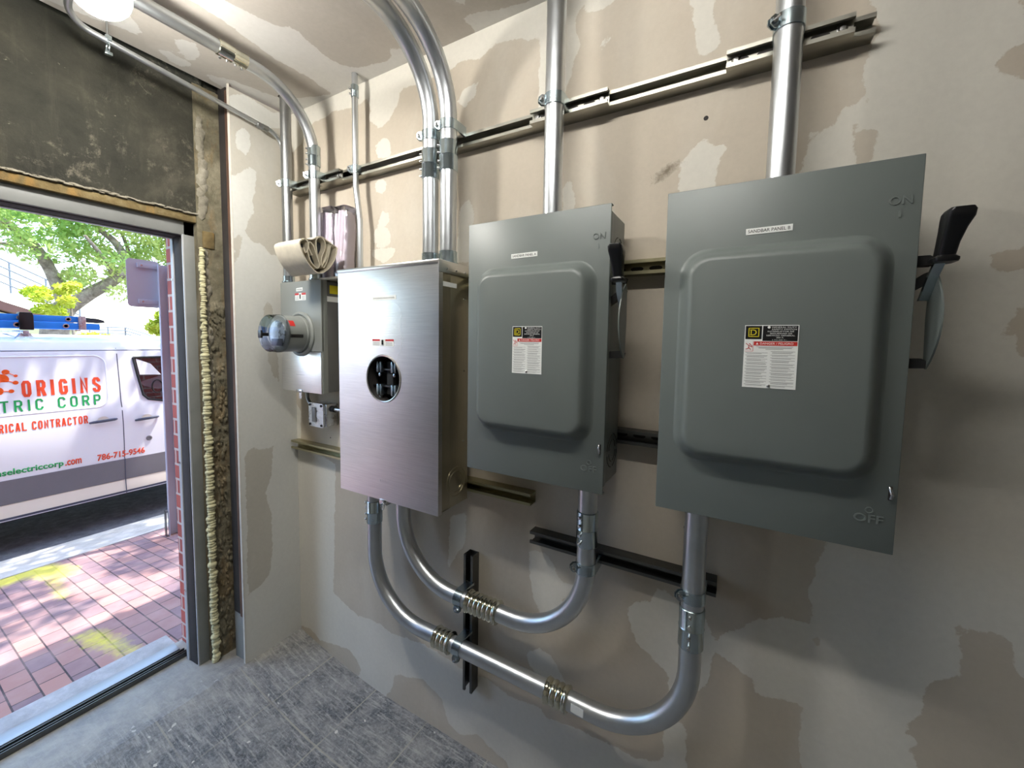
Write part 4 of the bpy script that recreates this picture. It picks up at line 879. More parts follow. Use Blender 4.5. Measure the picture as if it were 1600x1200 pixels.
# little box with a rocker below
sw = thing('switch_box', (.265, -.001, 1.25), 'little metal junction box with a grey rocker under the small meter box', 'junction box')
b = MB(); b.box((.212, -.062, 1.203), (.322, -.001, 1.307), .004); b.build('box', 'alu', sw)
b = MB(); b.prism(rrect(.207, .312, 1.200, 1.310, .010), -.072, -.062, 'XZ'); b.build('cover_plate', 'alu', sw)
b = MB(); b.box((.235, -.0775, 1.222), (.262, -.071, 1.290), .003); b.build('rocker', 'label_grey', sw)
for x, z in ((.218, 1.300), (.300, 1.300), (.218, 1.210), (.300, 1.210)):
    b = MB(); b.lathe([(.0055, 0), (.0055, .004), (.003, .005)], (x, -.072, z), '-Y', 12); b.build('screw', 'black_rubber', sw)
fx = thing('conduit', (.138, -.04, 1.365), 'thin bent conduit from the small meter box down to the little junction box', 'conduit', CG)
b = MB(); b.tube(bend([(.138, -.035, 1.366), (.145, -.035, 1.29), (.211, -.035, 1.285)], .05), .009, 20); b.build('pipe', 'emt_dull', fx)
fx = thing('conduit', (.323, -.035, 1.285), 'short thin conduit from the little junction box to the steel cabinet', 'conduit', CG)
b = MB(); b.cyl((.345, -.035, 1.285), (.614, -.035, 1.285), .009, 20); b.build('pipe', 'emt', fx)
b = MB(); b.cyl((.3225, -.035, 1.285), (.348, -.035, 1.285), .0145, 12); b.build('connector', 'black_rubber', fx)

# ------------------------------------------------------------------ canvas roll and packages
cr = thing('canvas_roll', (.36, -.19, 1.858), 'rolled cream canvas lying on top of the small meter box, folds showing at its end', 'canvas')
def ribbon(m_, path, th, x0, x1):
    """sheet of thickness th following a path in the YZ plane, extruded along x"""
    P_ = [Vector((p[0], p[1])) for p in path]; L_, R__ = [], []
    for i_, p in enumerate(P_):
        t_ = (P_[min(i_+1, len(P_)-1)]-P_[max(i_-1, 0)]).normalized(); nn_ = Vector((-t_.y, t_.x))
        L_.append(p+nn_*th/2); R__.append(p-nn_*th/2)
    n_ = len(P_)
    V = [(x, p.x, p.y) for x in (x0, x1) for p in L_+R__]; Fc = []
    o1 = 2*n_
    for i_ in range(n_-1):
        Fc += [(i_, i_+1, o1+i_+1, o1+i_), (n_+i_+1, n_+i_, o1+n_+i_, o1+n_+i_+1), (i_+1, i_, n_+i_, n_+i_+1), (o1+i_, o1+i_+1, o1+n_+i_+1, o1+n_+i_)]
    Fc += [(0, n_, o1+n_, o1), (n_-1, o1+n_-1, o1+2*n_-1, 2*n_-1)]
    m_.raw(V, Fc)
def smooth_path(pts, k=6):
    out = []
    for i_ in range(len(pts)-1):
        p0, p1, p2, p3 = pts[max(i_-1, 0)], pts[i_], pts[i_+1], pts[min(i_+2, len(pts)-1)]
        for q_ in range(k):
            t_ = q_/k; out.append(tuple(0.5*((2*b1)+(-a1+c1)*t_+(2*a1-5*b1+4*c1-d1_)*t_*t_+(-a1+3*b1-3*c1+d1_)*t_**3) for a1, b1, c1, d1_ in zip(p0, p1, p2, p3)))
    out.append(pts[-1]); return out
# fold outline in (y, z), as seen from the +x end
cy, cz0 = -.268, 1.862
q = lambda u, v: (cy+u, cz0+v*1.15)
outer_p = smooth_path([q(-.005, .098), q(-.012, .085), q(.004, .048), q(.030, .018), q(.065, .0), q(.105, .018), q(.135, .055), q(.150, .100)])
b = MB(); ribbon(b, outer_p, .004, .325, .488)
for k_, pth in enumerate(([(0, .100), (.010, .104), (.022, .094), (.020, .070), (.010, .060), (.004, .075)], [(.020, .068), (.034, .034), (.060, .016), (.070, .030), (.058, .060), (.046, .088), (.030, .098), (.026, .080), (.040, .056)],
        [(.072, .030), (.062, .070), (.060, .110), (.078, .124), (.096, .114), (.098, .090), (.084, .060), (.078, .028)], [(.084, .024), (.102, .060), (.114, .096), (.120, .108), (.112, .070), (.096, .040)], [(.150, .100), (.128, .104), (.122, .080), (.108, .042), (.094, .022)])):
    ribbon(b, smooth_path([q(*p) for p in pth]), .0042, .325+.004*k_, .488-.003*k_)
top_p = smooth_path([q(-.008, .092), q(.010, .104), q(.040, .108), q(.078, .125), q(.110, .116), q(.150, .101)]); ribbon(b, top_p, .004, .325, .483)
b.build('canvas_sheet', 'canvas', cr, angle=60)
b = MB(); b.loft([[(x, p[0], p[1]) for p in [q(.005, .088), q(.020, .030), q(.065, .008), q(.120, .035), q(.140, .092), q(.080, .112)]] for x in (.327, .455)]); b.build('canvas_core', 'seat_dark', cr)
def pack(x0, x1, y0, y1, z0, z1, label, lean=0.0, nf=4):
    root = thing('wrapped_package', ((x0+x1)/2, (y0+y1)/2, z0), label, 'package', 'lavender packages leaning on the wall')
    m_ = MB(); wd = (x1-x0)/nf
    for k_ in range(nf):
        a0 = x0+k_*wd; zz = z1-.010*abs(k_-nf/2+.5)+rnd.uniform(-.004, .004)
        rings = []
        for f in (0, .03, .12, .3, .5, .7, .88, .97, 1):
            bul = .0015+.004*math.sin(math.pi*min(1, max(0, f))); ww = wd/2*(.80 if f in (0, 1) else 1)+bul*.3
            z = z0+(zz-z0)*f; cxx = a0+wd/2+lean*f+.002*math.sin(5*f+k_)
            rings.append([(cxx+p[0], p[1]+.004*math.sin(7*f+k_), z) for p in rrect(-ww, ww, y0, y1, min(.010, ww*.8), 3)])
        m_.loft(rings)
    m_.build('folded_cloth', 'wrap_cloth', root, angle=70)
    m_ = MB(); rings = []
    for k_ in range(15):
        f = k_/14; z = z0+.001+(z1+.012-z0)*f; e = .004+.002*math.sin(k_*2.3)
        rings.append([(p[0]+lean*f+rnd.uniform(-.0012, .0012), p[1]+rnd.uniform(-.0012, .0012), z) for p in rrect(x0-e, x1+e, y0-e, y1+min(e, .003), .012, 4)])
    m_.loft(rings); m_.build('plastic_wrapping', 'wrap', root, angle=25)
pack(.240, .372, -.060, -.008, 1.868, 2.165, 'lavender plastic-wrapped package standing on edge behind the canvas roll, the wider one', .0, 4)
pack(.388, .462, -.060, -.008, 1.868, 2.155, 'narrow plastic-wrapped package squeezed beside the thin conduit, right of the wider package', .004, 4)
sf = MB(); sf.box((.30, -.10, 1.8568), (.612, -.008, 1.8668), .003); tag(sf.build('board_shelf', 'edge_paper'), 'thin board bridging the small meter box and the steel cabinet under the packages', 'board')

# ------------------------------------------------------------------ lamp with its thin conduit
def dome(name, c, r, mat, parent):
    b = MB(); b.lathe([(r*math.cos(R(a)), r*math.sin(R(a))) for a in range(-90, 1, 10)][::-1], c, 'Z', 36); return b.build(name, mat, parent, angle=80)
lp = thing('ceiling_lamp', (.405, -.779, ZC), 'bright white globe lamp under the ceiling above the doorway', 'lamp')
b = MB(); b.lathe([(.052, 0), (.052, -.040), (.047, -.045)], (.405, -.779, ZC), 'Z', 32); b.build('junction_box', 'emt_dull', lp)
b = MB(); b.lathe([(.020, -.043), (.020, -.070), (.034, -.080), (.048, -.105), (.065, -.138), (.0685, -.1495)], (.405, -.779, ZC), 'Z', 32); b.build('lamp_body', 'white_plastic', lp)
dome('globe', (.405, -.779, ZC-.150), .0685, 'globe', lp)
tc_ = thing('conduit', (.04, -.10, 2.53), 'thin conduit running along the top of the front wall to the globe lamp', 'conduit', CG)
b = MB(); b.tube(bend([(.045, -.072, 2.34), (.045, -.072, 2.535), (.045, -.760, 2.600), (.215, -.770, 2.662), (.360, -.778, 2.662)], .07, 12), .0095, 20); b.build('pipe', 'emt', tc_)
coupling(tc_, (.045, -.135, 2.5395), (.045, -.185, 2.5415), .0095, 'emt_dull', 0)
hg = thing('rod_hanger', (.045, -.66, ZC), 'threaded rod hanger with a clip holding the thin conduit under the ceiling', 'hanger')
b = MB(); b.cyl((.045, -.66, ZC), (.045, -.66, 2.60), .003, 10); b.build('rod', 'emt_dull', hg)
b = MB(); b.cyl((.045, -.66, ZC-.001), (.045, -.66, ZC-.010), .012, 6); b.build('nut', 'emt_dull', hg)
b = MB(); b.box((.033, -.668, 2.588), (.057, -.652, 2.606), .002); b.tube([(.045+.0125*math.cos(R(a)), -.66, 2.571+.0155*math.sin(R(a))) for a in range(-80, 261, 20)], .0028, 8); b.box((.038, -.670, 2.545), (.052, -.650, 2.556), .002); b.build('clip', 'zinc', hg)
b = MB(); rg = [(.112+(.030+.007*math.sin(3*a)+rnd.uniform(-.002, .004))*math.cos(a), -.095+(.030+.006*math.cos(2*a)+rnd.uniform(-.002, .004))*math.sin(a)) for a in [2*math.pi*k_/24 for k_ in range(24)]]
b.prism(rg, ZC-.0008, ZC+.002, 'XY'); struct(b.build('trim_10', 'black_gap'))
# drilled holes and a screw dimple in the drywall
b = MB()
for x, z, r_ in ((1.83, 2.205, .006), (1.828, 1.087, .006), (.262, 1.135, .003)): b.lathe([(r_, 0), (r_, .0006)], (x, 0, z), '-Y', 16)
struct(b.build('trim_11', 'black_gap'))

# ------------------------------------------------------------------ the white work van parked at the kerb
VX = -3.56; VR = -0.36      # side plane, road height
van = thing('work_van', (VX-1.0, 0.3, VR), 'white electrical contractor work van parked at the kerb outside the doorway, ladder on its roof', 'van')
yB, yF = -4.3, 1.62         # rear end and where the bonnet begins
side = [(0.0, -0.035), (-0.01, 0.10), (0.0, 0.34), (0.012, 0.50), (0.012, 0.70), (0.0, 0.86), (-0.022, 0.93), (-0.035, 1.10), (-0.075, 1.42), (-0.085, 1.455), (-0.125, 1.53), (-0.26, 1.565)]
def vsec(y, k=1.0, drop=0.0):
    L_ = [(VX+dx, z-drop*max(0, (z-.6))) for dx, z in side]
    Rr = [(2*(VX-1.0)-x, z) for x, z in L_[::-1]]
    return [(x, y, z) for x, z in L_+[(VX-1.0, 1.60-drop)]+Rr]
b = MB(); b.loft([vsec(yB), vsec(yF)])
b.loft([vsec(yF), [(p[0], yF+.55, p[2]-.55*max(0, p[2]-.85)) for p in vsec(yF)], [(p[0], yF+1.15, min(p[2], .72)) for p in vsec(yF)], [(p[0]*1.0, yF+1.75, min(p[2], .56)) for p in vsec(yF)]])
body = b.build('body', 'white_paint', van, angle=28)
def vx(z):                                   # x of the side skin at height z
    for (a, z0), (c, z1) in zip(side, side[1:]):
        if z0 <= z <= z1: return VX+a+(c-a)*(z-z0)/(z1-z0)
    return VX-.1
def on_side(m_, poly, lift=.002, th=.003):
    """flat-ish plate laid on the side skin; poly in (y, z)"""
    a = [(vx(z)+lift, y, z) for y, z in poly]; c = [(vx(z)+lift-th, y, z) for y, z in poly]; m_.loft([c, a])
# grey rub panel, pale sill and dark lower edge
def band(name, mat, z0, z1, lift, lbl=None, y0=-4.25, y1=2.4):
    m_ = MB(); n_ = 4; pr_ = [(vx(z0+(z1-z0)*k_/n_)+lift, z0+(z1-z0)*k_/n_) for k_ in range(n_+1)]
    pr_ = pr_+[(p[0]-lift-.004, p[1]) for p in pr_[::-1]]
    m_.loft([[(p[0], y, p[1]) for p in pr_] for y in (y0, y1)]); return m_.build(name, mat, van, lbl)
band('rub_panel', 'van_trim', .112, .325, .010, 'grey lower side panel')
band('side_sill', 'van_sill', -.005, .108, .006)
band('lower_edge', 'dark_trim', -.045, -.008, .003)
b = MB()
for y0_, y1_ in ((0.352, 0.359),):
    for z0_ in np.arange(-.03, 1.455, .06): on_side(b, [(y0_, z0_), (y1_, z0_), (y1_, z0_+.062), (y0_, z0_+.062)], .0125 if z0_ < .3 else .0012, .002)
for y0_ in (-1.18, 1.45):
    for z0_ in np.arange(-.03, 1.455, .06): on_side(b, [(y0_, z0_), (y0_+.007, z0_), (y0_+.007, z0_+.062), (y0_, z0_+.062)], .0125 if z0_ < .3 else .0012, .002)
for y0_ in np.arange(-4.2, 1.4, .2): on_side(b, [(y0_, 1.447), (y0_+.2, 1.447), (y0_+.2, 1.454), (y0_, 1.454)], .0012, .002)
b.build('door_seam', 'dark_trim', body)
# pressed window-shaped recess outline on the sliding door
def outline(m_, pts, r_, lift=.001):
    pts = pts+[pts[0]]; m_.tube([(vx(z)+lift, y, z) for y, z in pts], r_, 8, cap=False)
for k_, (ra, rb) in enumerate(((-1.05, .262), (-3.6, -1.35))):
    b = MB(); outline(b, rrect(ra, rb, .888, 1.398, .09, 8), .009, -.003); b.build('pressed_outline', 'white_paint', body)
# cab door window
wp = [(.478, 1.372), (.50, 1.20), (.535, .975), (.575, .925), (.70, .895), (1.30, .88), (1.38, .93), (1.02, 1.372)]
b = MB(); on_side(b, wp, .004, .006); b.build('window_glass', 'window_glass', van)
b = MB(); on_side(b, [(y*1.0, z) for y, z in [(.49, 1.362), (.512, 1.20), (.547, .98), (.58, .935), (.70, .906), (1.29, .892), (1.36, .935), (1.01, 1.362)]], .0025, .004); b.build('cab_interior', 'seat_dark', van)
b = MB(); wl_ = wp+[wp[0]]; b.tube([(vx(z)+.006, y, z) for y, z in wl_], .011, 8, cap=False); b.build('window_seal', 'black_rubber', van)
b = MB(); b.tube([(vx(1.06)+.0075, .66+.045*math.cos(R(a)), 1.055+.07*math.sin(R(a))) for a in range(0, 361, 20)], .006, 8, cap=False); b.build('steering_wheel', 'black_plastic', van)
b = MB(); on_side(b, [(.50, 1.36), (.62, 1.30), (.70, 1.18), (.52, 1.19)], .0068, .001); b.build('window_strip', 'facade_white', van, 'bright strip across the cab window')  # white strip laid over the window plate
# handles, fuel cap
for ya, yb, zz in ((.112, .306, .748), (.452, .640, .722)):
    b = MB(); b.lathe([(.045, 0), (.045, .001), (.03, -.006)], (vx(zz)+.001, (ya+yb)/2, zz), 'X', 20); b.build('handle_cup', 'van_sill', body)
    b = MB(); b.tube([(vx(zz)+.004, ya, zz-.006), (vx(zz)+.026, ya+.02, zz), (vx(zz)+.032, (ya+yb)/2, zz+.004), (vx(zz)+.026, yb-.02, zz+.008), (vx(zz)+.004, yb, zz+.006)], [.010, .013, .014, .013, .010], 12); b.build('door_handle', 'dark_trim', van)
b = MB(); b.lathe([(.026, 0), (.026, .004), (.018, .006), (.018, .002), (0, .002)], (vx(.507), .556, .507), 'X', 24); b.build('lock_cap', 'van_trim', van)
# wheels
for y in (-3.35, 2.25):
    b = MB(); b.lathe([(.17, .02), (.19, .0), (.30, .0), (.335, .03), (.335, .20), (.30, .23), (.10, .23)], (VX-.24, y, VR+.335), 'X', 40); whl = b.build('wheel', 'tyre', van)
    b = MB(); b.lathe([(.185, .225), (.18, .238), (.06, .236), (0, .24)], (VX-.24, y, VR+.335), 'X', 30); b.build('hub_cap', 'alu', whl)
b = MB(); b.box((VX-1.75, -4.1, -.12), (VX-.25, 1.5, -.02)); b.build('underbody', 'seat_dark', van)
# lettering on the side
def letters(name, mat, text, y0, y1, z0, z1, lbl):
    m_ = MB(); zc = (z0+z1)/2; s_ = (vx(z1)-vx(z0)); up = Vector((s_, 0, z1-z0)).normalized()
    text_into(m_, text, (vx(z0)+.0015, y0, z0), (0, 1, 0), up, y1-y0, z1-z0, .0012, .025)
    return m_.build(name, mat, body, lbl, smooth=False)
# condensed block capitals drawn as strokes in a 1 x 2 box
GL = {'O': [[(0, .3), (0, 1.7), (.25, 2), (.75, 2), (1, 1.7), (1, .3), (.75, 0), (.25, 0), (0, .3)]], 'R': [[(0, 0), (0, 2), (.75, 2), (1, 1.75), (1, 1.2), (.75, .95), (0, .95)], [(.6, .95), (1, 0)]],
      'I': [[(.5, 0), (.5, 2)]], 'G': [[(1, 1.5), (1, 1.7), (.75, 2), (.25, 2), (0, 1.7), (0, .3), (.25, 0), (.75, 0), (1, .25), (1, .95), (.55, .95)]], 'N': [[(0, 0), (0, 2), (1, 0), (1, 2)]],
      'S': [[(1, 1.5), (1, 1.75), (.75, 2), (.25, 2), (0, 1.75), (0, 1.3), (1, .7), (1, .25), (.75, 0), (.25, 0), (0, .25), (0, .5)]], 'E': [[(1, 2), (0, 2), (0, 0), (1, 0)], [(0, 1), (.8, 1)]],
      'L': [[(0, 2), (0, 0), (1, 0)]], 'C': [[(1, 1.5), (1, 1.7), (.75, 2), (.25, 2), (0, 1.7), (0, .3), (.25, 0), (.75, 0), (1, .3), (1, .5)]], 'T': [[(0, 2), (1, 2)], [(.5, 2), (.5, 0)]],
      'P': [[(0, 0), (0, 2), (.75, 2), (1, 1.75), (1, 1.15), (.75, .9), (0, .9)]], 'A': [[(0, 0), (.42, 2), (.58, 2), (1, 0)], [(.2, .6), (.8, .6)]]}
def block_caps(name, mat, text, y0, y1, z0, z1, lbl, stroke=.19, gap=.75):
    m_ = MB(); wid = [(.35 if c in 'I' else .45 if c == ' ' else 1.0) for c in text]; tot = sum(wid)+gap*(len(text)-1); s_ = (y1-y0)/tot; H_ = (z1-z0); st_ = H_*stroke/2; yy = y0
    for c, wd in zip(text, wid):
        for pl in GL.get(c, []):
            pts = [(yy+st_+((p[0]-.5)*0 if c == 'I' else p[0])*(s_*wd-2*st_)*1.0+(0 if c != 'I' else (s_*wd-2*st_)/2), z0+st_+p[1]/2*(H_-2*st_)) for p in pl]
            L_, Q_ = [], []
            for i_, p in enumerate(pts):
                d0 = Vector(p)-Vector(pts[i_-1]) if i_ else Vector(pts[1])-Vector(p); d1_ = Vector(pts[i_+1])-Vector(p) if i_ < len(pts)-1 else d0
                d0.normalize(); d1_.normalize(); t_ = (d0+d1_); t_ = t_.normalized() if t_.length > 1e-6 else d0; n_ = Vector((-t_.y, t_.x)); k_ = st_/max(.45, n_.dot(Vector((-d0.y, d0.x))))
                e_ = -d0*st_ if i_ == 0 and len(pl) < 9 else (d1_*st_ if i_ == len(pts)-1 and len(pl) < 9 else Vector((0, 0)))
                L_.append(Vector(p)+n_*k_+e_*(.95 if i_ in (0, len(pts)-1) else 0)); Q_.append(Vector(p)-n_*k_+e_*(.95 if i_ in (0, len(pts)-1) else 0))
            for i_ in range(len(pts)-1):
                on_side(m_, [tuple(L_[i_]), tuple(L_[i_+1]), tuple(Q_[i_+1]), tuple(Q_[i_])], .0025, .002)
        yy += s_*(wd+gap)
    return m_.build(name, mat, body, lbl, smooth=False)
block_caps('name_lettering', 'redorange', 'ORIGINS', -.292, .214, 1.040, 1.185, 'orange capital letters', .155, .55)
block_caps('trade_lettering', 'green', 'ELECTRIC', -.728, -.172, .915, 1.016, 'green capital letters', .13, .62)
block_caps('trade_lettering', 'green', 'CORP', -.082, .207, .915, 1.016, 'green capital letters', .13, .62)
block_caps('contractor_lettering', 'redorange', 'ELECTRICAL CONTRACTOR', -.622, .102, .745, .820, 'red-orange capital letters', .13, .34)
letters('web_lettering', 'green', 'originselectriccorp', -.600, -.075, .352, .425, 'green web address letters')
letters('web_lettering', 'redorange', '.com', -.065, .044, .362, .415, 'orange web address ending')
letters('phone_lettering', 'redorange', '786-715-9546', .153, .518, .352, .418, 'orange phone number')
b = MB()
LG = [(-.402, 1.205, .046), (-.428, 1.105, .036), (-.372, 1.268, .022), (-.318, 1.232, .012), (-.322, 1.172, .017), (-.350, 1.100, .016), (-.475, 1.285, .03), (-.53, 1.18, .028)]
for y, z, r_ in LG: b.lathe([(r_, 0), (r_, .002)], (vx(z)+.001, y, z), 'X', 24)
for i_, j_ in ((0, 1), (0, 2), (0, 4), (2, 3), (1, 5), (0, 6), (1, 7)):
    b.tube([(vx(LG[i_][1])+.002, LG[i_][0], LG[i_][1]), (vx(LG[j_][1])+.002, LG[j_][0], LG[j_][1])], .003, 6)
b.build('dot_emblem', 'orange', body, 'orange linked dots')
# roof rack
for y in (-3.2, -1.6, -.215):
    b = MB(); b.box((VX-1.8, y-.02, 1.60), (VX-.2, y+.02, 1.635), .006)
    for x in (VX-.26, VX-1.74): b.loft([[(x-w_, y-.07*k_, z), (x+w_, y-.07*k_, z), (x+w_, y+.07*k_, z), (x-w_, y+.07*k_, z)] for w_, k_, z in ((.05, 1.1, 1.545), (.035, .7, 1.575), (.03, .4, 1.61))])
    b.build('roof_rack_bar', 'alu', van)
# ladder
ld = thing('extension_ladder', (VX-.25, -1.6, 1.64), 'blue fibreglass extension ladder strapped on the roof of the white van', 'ladder')
for x0_, z0_, z1_, nm in ((VX-.272, 1.722, 1.782, 'fly_rail'), (VX-.262, 1.655, 1.717, 'base_rail'), (VX-.70, 1.722, 1.782, 'fly_rail'), (VX-.71, 1.655, 1.717, 'base_rail')):
    b = MB(); ye = .17 if nm == 'fly_rail' else .285
    b.box((x0_, -4.1, z0_), (x0_+.028, ye, z1_), .004); b.build(nm, 'blue_frp', ld)
b = MB(); b.box((VX-.215, -.255, 1.64), (VX-.190, -.165, 1.79), .008); b.box((VX-.30, -.25, 1.785), (VX-.19, -.17, 1.80), .004); b.build('ladder_clamp', 'black_plastic', ld, 'black clamp')
for y in np.arange(-3.9, .28, .305):
    b = MB(); b.cyl((VX-.70, y, 1.752), (VX-.25, y, 1.752), .014, 12); b.build('rung', 'alu', ld); b = MB(); b.cyl((VX-.70, y-.02, 1.686), (VX-.24, y-.02, 1.686), .014, 12); b.build('rung', 'alu', ld)
    b = MB(); b.lathe([(.021, 0), (.021, .003), (.013, .004), (.013, .0)], (VX-.2435, y, 1.752), 'X', 16); b.lathe([(.023, 0), (.023, .003), (.014, .004), (.014, 0)], (VX-.2335, y-.02, 1.686), 'X', 16); b.build('rung_plate', 'alu', ld)
b = MB(); b.box((VX-.275, .13, 1.652), (VX-.228, .185, 1.787), .003); b.build('end_bracket', 'alu', ld)
b = MB(); b.loft([[(VX-.27, .17, 1.728), (VX-.24, .17, 1.728), (VX-.24, .17, 1.776), (VX-.27, .17, 1.776)], [(VX-.275, .27, 1.722), (VX-.235, .27, 1.722), (VX-.235, .27, 1.768), (VX-.275, .27, 1.768)], [(VX-.27, .325, 1.728), (VX-.24, .325, 1.728), (VX-.24, .318, 1.752), (VX-.27, .318, 1.752)]]); b.build('ladder_foot', 'seat_dark', ld)

# ------------------------------------------------------------------ sign post on the pavement
sp = thing('sign_post', (-2.33, .30, walk_z(-2.33)), 'perforated steel sign post on the brick pavement, its blank sign back facing the doorway', 'road sign')
b = MB(); x0, y0 = -2.33, .305
b.loft([[(x0-.025, y0-.03, z), (x0+.03, y0-.042, z), (x0+.033, y0-.038, z), (x0-.02, y0-.026, z), (x0-.02, y0+.026, z), (x0+.033, y0+.038, z), (x0+.03, y0+.042, z), (x0-.025, y0+.03, z)] for z in (-.15, 2.20)])
b.build('post', 'sign_back', sp)
b = MB(); b.loft([[(x0-.04, y0-.05, z), (x0+.02, y0-.058, z), (x0+.02, y0-.054, z), (x0-.036, y0-.046, z)] for z in (-.15, .09)]); b.build('base_sleeve', 'strut_dark', sp)
b = MB(); z = -.02
while z < 2.19: b.lathe([(.005, 0), (.005, .0006)], (x0+.0335, y0+.0385, z), 'X', 8); z += .0254
b.build('hole', 'black_gap', sp)['kind'] = 'stuff'
b = MB(); rp = rrect(.085, .30, 1.840, 2.228, .03, 6); b.prism(rp, x0-.052, x0-.049, 'YZ'); b.build('sign_panel', 'sign_back', sp)
for z in (2.18, 1.885):
    b = MB(); b.box((x0-.050, .150, z-.018), (x0-.030, .32, z+.018), .002); br_ = b.build('mounting_bracket', 'sign_back', sp)
    b = MB(); b.cyl((x0-.030, .175, z), (x0-.025, .175, z), .007, 6); b.build('bolt', 'screw', br_)

# ------------------------------------------------------------------ trees
def leaves(clusters, n, size, seed=1):
    rg_ = np.random.default_rng(seed); cl = np.array([c[:3] for c in clusters]); rad = np.array([c[3] for c in clusters])
    wts = rad**2.2/np.sum(rad**2.2); idx = rg_.choice(len(cl), n, p=wts)
    v = rg_.normal(size=(n, 3)); v /= np.linalg.norm(v, axis=1)[:, None]; v[:, 2] *= .7
    c = cl[idx]+v*(rad[idx]*rg_.uniform(.25, 1, n)**.5)[:, None]
    a = rg_.normal(size=(n, 3)); a /= np.linalg.norm(a, axis=1)[:, None]; b_ = np.cross(a, rg_.normal(size=(n, 3))); b_ /= np.linalg.norm(b_, axis=1)[:, None]
    s_ = size*rg_.uniform(.6, 1.3, n)[:, None]
    V = np.stack([c-a*s_, c-b_*s_*.42, c+a*s_, c+b_*s_*.42], 1).reshape(-1, 3); Fc = np.arange(4*n).reshape(n, 4)
    return V, Fc
def tree(loc, label, branches, clusters, n, size, mat, seed, group=None):
    root = thing('tree', loc, label, 'tree', group)
    b_ = MB()
    for pts, r0, r1 in branches:
        pts = smooth_path(pts, 5); k_ = len(pts); b_.tube(pts, [r0+(r1-r0)*i_/(k_-1) for i_ in range(k_)], 10)
    b_.build('trunk', 'bark', root, angle=80)
    V, Fc = leaves(clusters, n, size, seed); me = D.meshes.new('foliage')
    V = V-np.array(loc)
    me.from_pydata(V.tolist(), [], Fc.tolist()); me.materials.append(M[mat]); o = D.objects.new('foliage', me); COL.objects.link(o); o.parent = root
    return root
rt = random.Random(11)
# big spreading tree across the street (its trunk rises behind the van)
bx = -9.6
T = lambda y, z, dx=0.0: (bx+dx, y, z)
brs = [([T(1.12, -.36), T(1.15, .8), T(1.17, 1.75), T(1.33, 2.15)], .24, .17),
       ([T(1.33, 2.1), T(1.20, 2.75, -.1), T(1.02, 3.25, -.2), T(.72, 3.55, -.1), T(.35, 3.75)], .11, .05),
       ([T(1.33, 2.1), T(1.62, 2.42, .2), T(1.98, 2.75, .3), T(2.15, 3.1, .3), T(2.05, 3.5, .2), T(1.75, 3.85)], .14, .045),
       ([T(2.02, 2.8, .3), T(2.35, 2.82, .2), T(2.7, 2.92), T(3.1, 3.15)], .07, .03), ([T(2.15, 3.1, .3), T(2.3, 3.4), T(2.2, 3.8)], .05, .025),
       ([T(1.98, 2.75, .3), T(1.75, 3.1, .6), T(1.45, 3.45, .8)], .05, .025), ([T(2.5, 2.85, .2), T(2.75, 2.72), T(3.05, 2.75)], .035, .015), ([T(.9, 3.3, -.1), T(.6, 3.2), T(.2, 3.25)], .04, .02)]
cls = []
for k_ in range(70):
    y = rt.uniform(-4.5, 6.5); z = rt.uniform(3.6, 6.6)+.12*abs(y-1); cls.append((bx+rt.uniform(-1.4, 1.6), y, z, rt.uniform(.35, .8)))
for k_ in range(60): cls.append((bx+rt.uniform(-.9, 1.1), rt.uniform(-1.0, 4.2), rt.uniform(3.0, 4.6), rt.uniform(.25, .45)))
for k_ in range(46): cls.append((bx+rt.uniform(-.6, .8), rt.uniform(1.3, 3.6), rt.uniform(2.4, 3.7), rt.uniform(.16, .32)))
tree((bx, 1.12, -.36), 'large spreading tree with forked trunk rising behind the white van', brs, cls, 60000, .055, 'leaf_a', 1)
cls = [(-8.3+rt.uniform(-.3, .3), rt.uniform(.70, 1.15), rt.uniform(1.9, 2.45), rt.uniform(.08, .17)) for k_ in range(12)]
tree((-8.3, 1.1, -.36), 'young yellow-green tree with bright leaves in front of the forked trunk', [([(-8.3, 1.1, -.36), (-8.3, 1.12, 1.4), (-8.3, 1.1, 2.2)], .03, .012)], cls, 1500, .045, 'leaf_b', 2)
cls = [(-8.6+rt.uniform(-.4, .4), rt.uniform(2.35, 2.8), rt.uniform(1.2, 2.2), rt.uniform(.12, .26)) for k_ in range(12)]
tree((-8.6, 2.6, -.36), 'slim palm-like tree beside the sign post, beyond the van', [([(-8.6, 2.75, -.36), (-8.6, 2.72, 1.4), (-8.6, 2.66, 2.3)], .07, .05)], cls, 2200, .07, 'leaf_b', 5)
cls = [(-7.4+rt.uniform(-.3, .3), rt.uniform(.8, 1.5), rt.uniform(1.1, 1.55), rt.uniform(.12, .2)) for k_ in range(8)]
tag(tree((-7.4, 1.2, -.36), 'low yellow-green bush behind the van below the ladder end', [([(-7.4, 1.2, -.36), (-7.4, 1.2, 1.3)], .03, .01)], cls, 1600, .05, 'leaf_b', 6), 'low yellow-green bush behind the van below the ladder end', 'bush')
# street tree whose crown shades the pavement (crown above the doorway's view)
cls = [(rt.uniform(-3.6, .7), rt.uniform(-2.0, 6.0), rt.uniform(4.8, 6.6), rt.uniform(.16, .36)) for k_ in range(190)]
tree((-2.5, 4.6, walk_z(-2.5)), 'street tree on the brick pavement shading the van and the bricks', [([(-2.5, 4.6, -.3), (-2.5, 4.5, 2.5), (-2.6, 3.4, 4.4), (-2.7, 1.5, 5.3), (-2.7, -1.5, 5.6)], .16, .05)], cls, 22000, .075, 'leaf_a', 9)

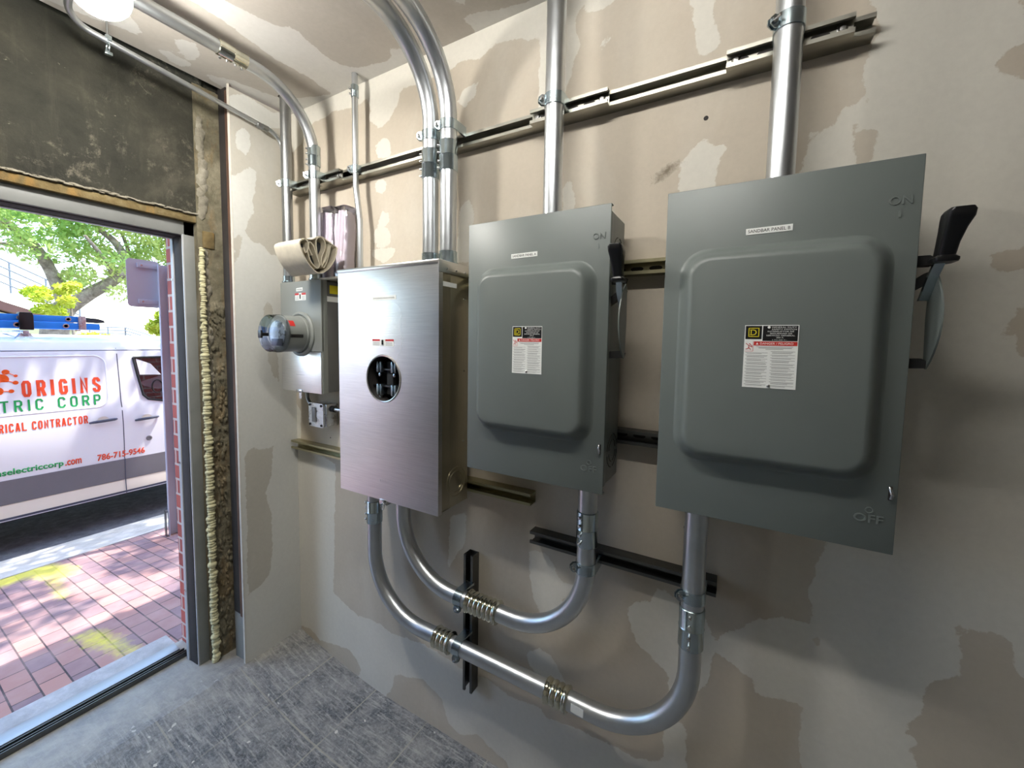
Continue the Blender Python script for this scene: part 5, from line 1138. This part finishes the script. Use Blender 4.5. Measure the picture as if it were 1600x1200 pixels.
# ------------------------------------------------------------------ buildings and stairs across the street
bd = thing('apartment_building', (-15.5, 0, -.3), 'pale building with brown roof edge and outside stairs across the street', 'building')
b = MB(); b.box((-20, -12, -.3), (-15.0, 2.72, 1.80)); b.build('wall', 'facade_cream', bd)
b = MB(); b.prism([(-12.3, 3.6), (-.6, 3.6), (1.35, 2.42), (2.72, 1.86), (2.72, 1.70), (1.3, 2.22), (-.7, 3.35), (-12.3, 3.35)], -20, -14.7, 'YZ'); b.build('roof_edge', 'brown_roof', bd)
b = MB(); b.prism([(-12.3, 3.3), (-.7, 3.3), (1.3, 2.18), (2.6, 1.75), (-12.3, 1.75)], -19.6, -15.1, 'YZ'); b.build('upper_wall', 'facade_cream', bd)
for y in np.arange(-10, .5, 2.2):
    b = MB(); b.box((-15.02, y, .5), (-14.98, y+1.0, 1.5), .01); b.build('window', 'dark_trim', bd)
wb = thing('white_building', (-20, 6, -.3), 'bright white building with outside stair railings, farther back to the right', 'building')
b = MB(); b.box((-24, 3.0, -.3), (-18.5, 14, 1.62)); b.build('wall', 'facade_white', wb)
b = MB(); b.prism([(3.0, 1.45), (4.4, 1.45), (6.2, .7), (8.2, -.3), (3.0, -.3)], -18.4, -17.2, 'YZ'); b.build('stair_flight', 'facade_white', wb)
b = MB(); b.box((-18.4, 3.0, 1.38), (-17.15, 4.4, 1.47), .01); b.build('landing_edge', 'brown_roof', wb)
def rail(root, y0_, z0_, y1_, z1_, x, n_, h=.9):
    m_ = MB()
    for k_ in range(4): m_.tube([(x, y0_, z0_+h*(k_+1)/4), (x, y1_, z1_+h*(k_+1)/4)], .022, 6)
    for k_ in range(n_+1):
        f = k_/n_; m_.tube([(x, y0_+(y1_-y0_)*f, z0_+(z1_-z0_)*f), (x, y0_+(y1_-y0_)*f, z0_+(z1_-z0_)*f+h)], .022, 6)
    m_.build('railing', 'railing', root)
rail(wb, 3.05, 1.45, 4.4, 1.45, -17.1, 3, .42); rail(wb, 4.4, 1.45, 6.4, .70, -17.1, 3, .42); rail(bd, -1.0, 4.0, 2.7, 1.95, -14.6, 6, .8)

# a linear fitting under the ceiling, above the frame
l2 = thing('batten_light', (1.55, -.95, ZC), 'long white batten light under the ceiling above the grey switches', 'lamp')
b = MB(); b.box((1.13, -.985, ZC-.028), (1.97, -.915, ZC), .004); b.build('housing', 'white_plastic', l2)
b = MB(); b.tube([(1.15, -.95, ZC-.045), (1.95, -.95, ZC-.045)], .024, 20); b.build('light_tube', 'globe2', l2)
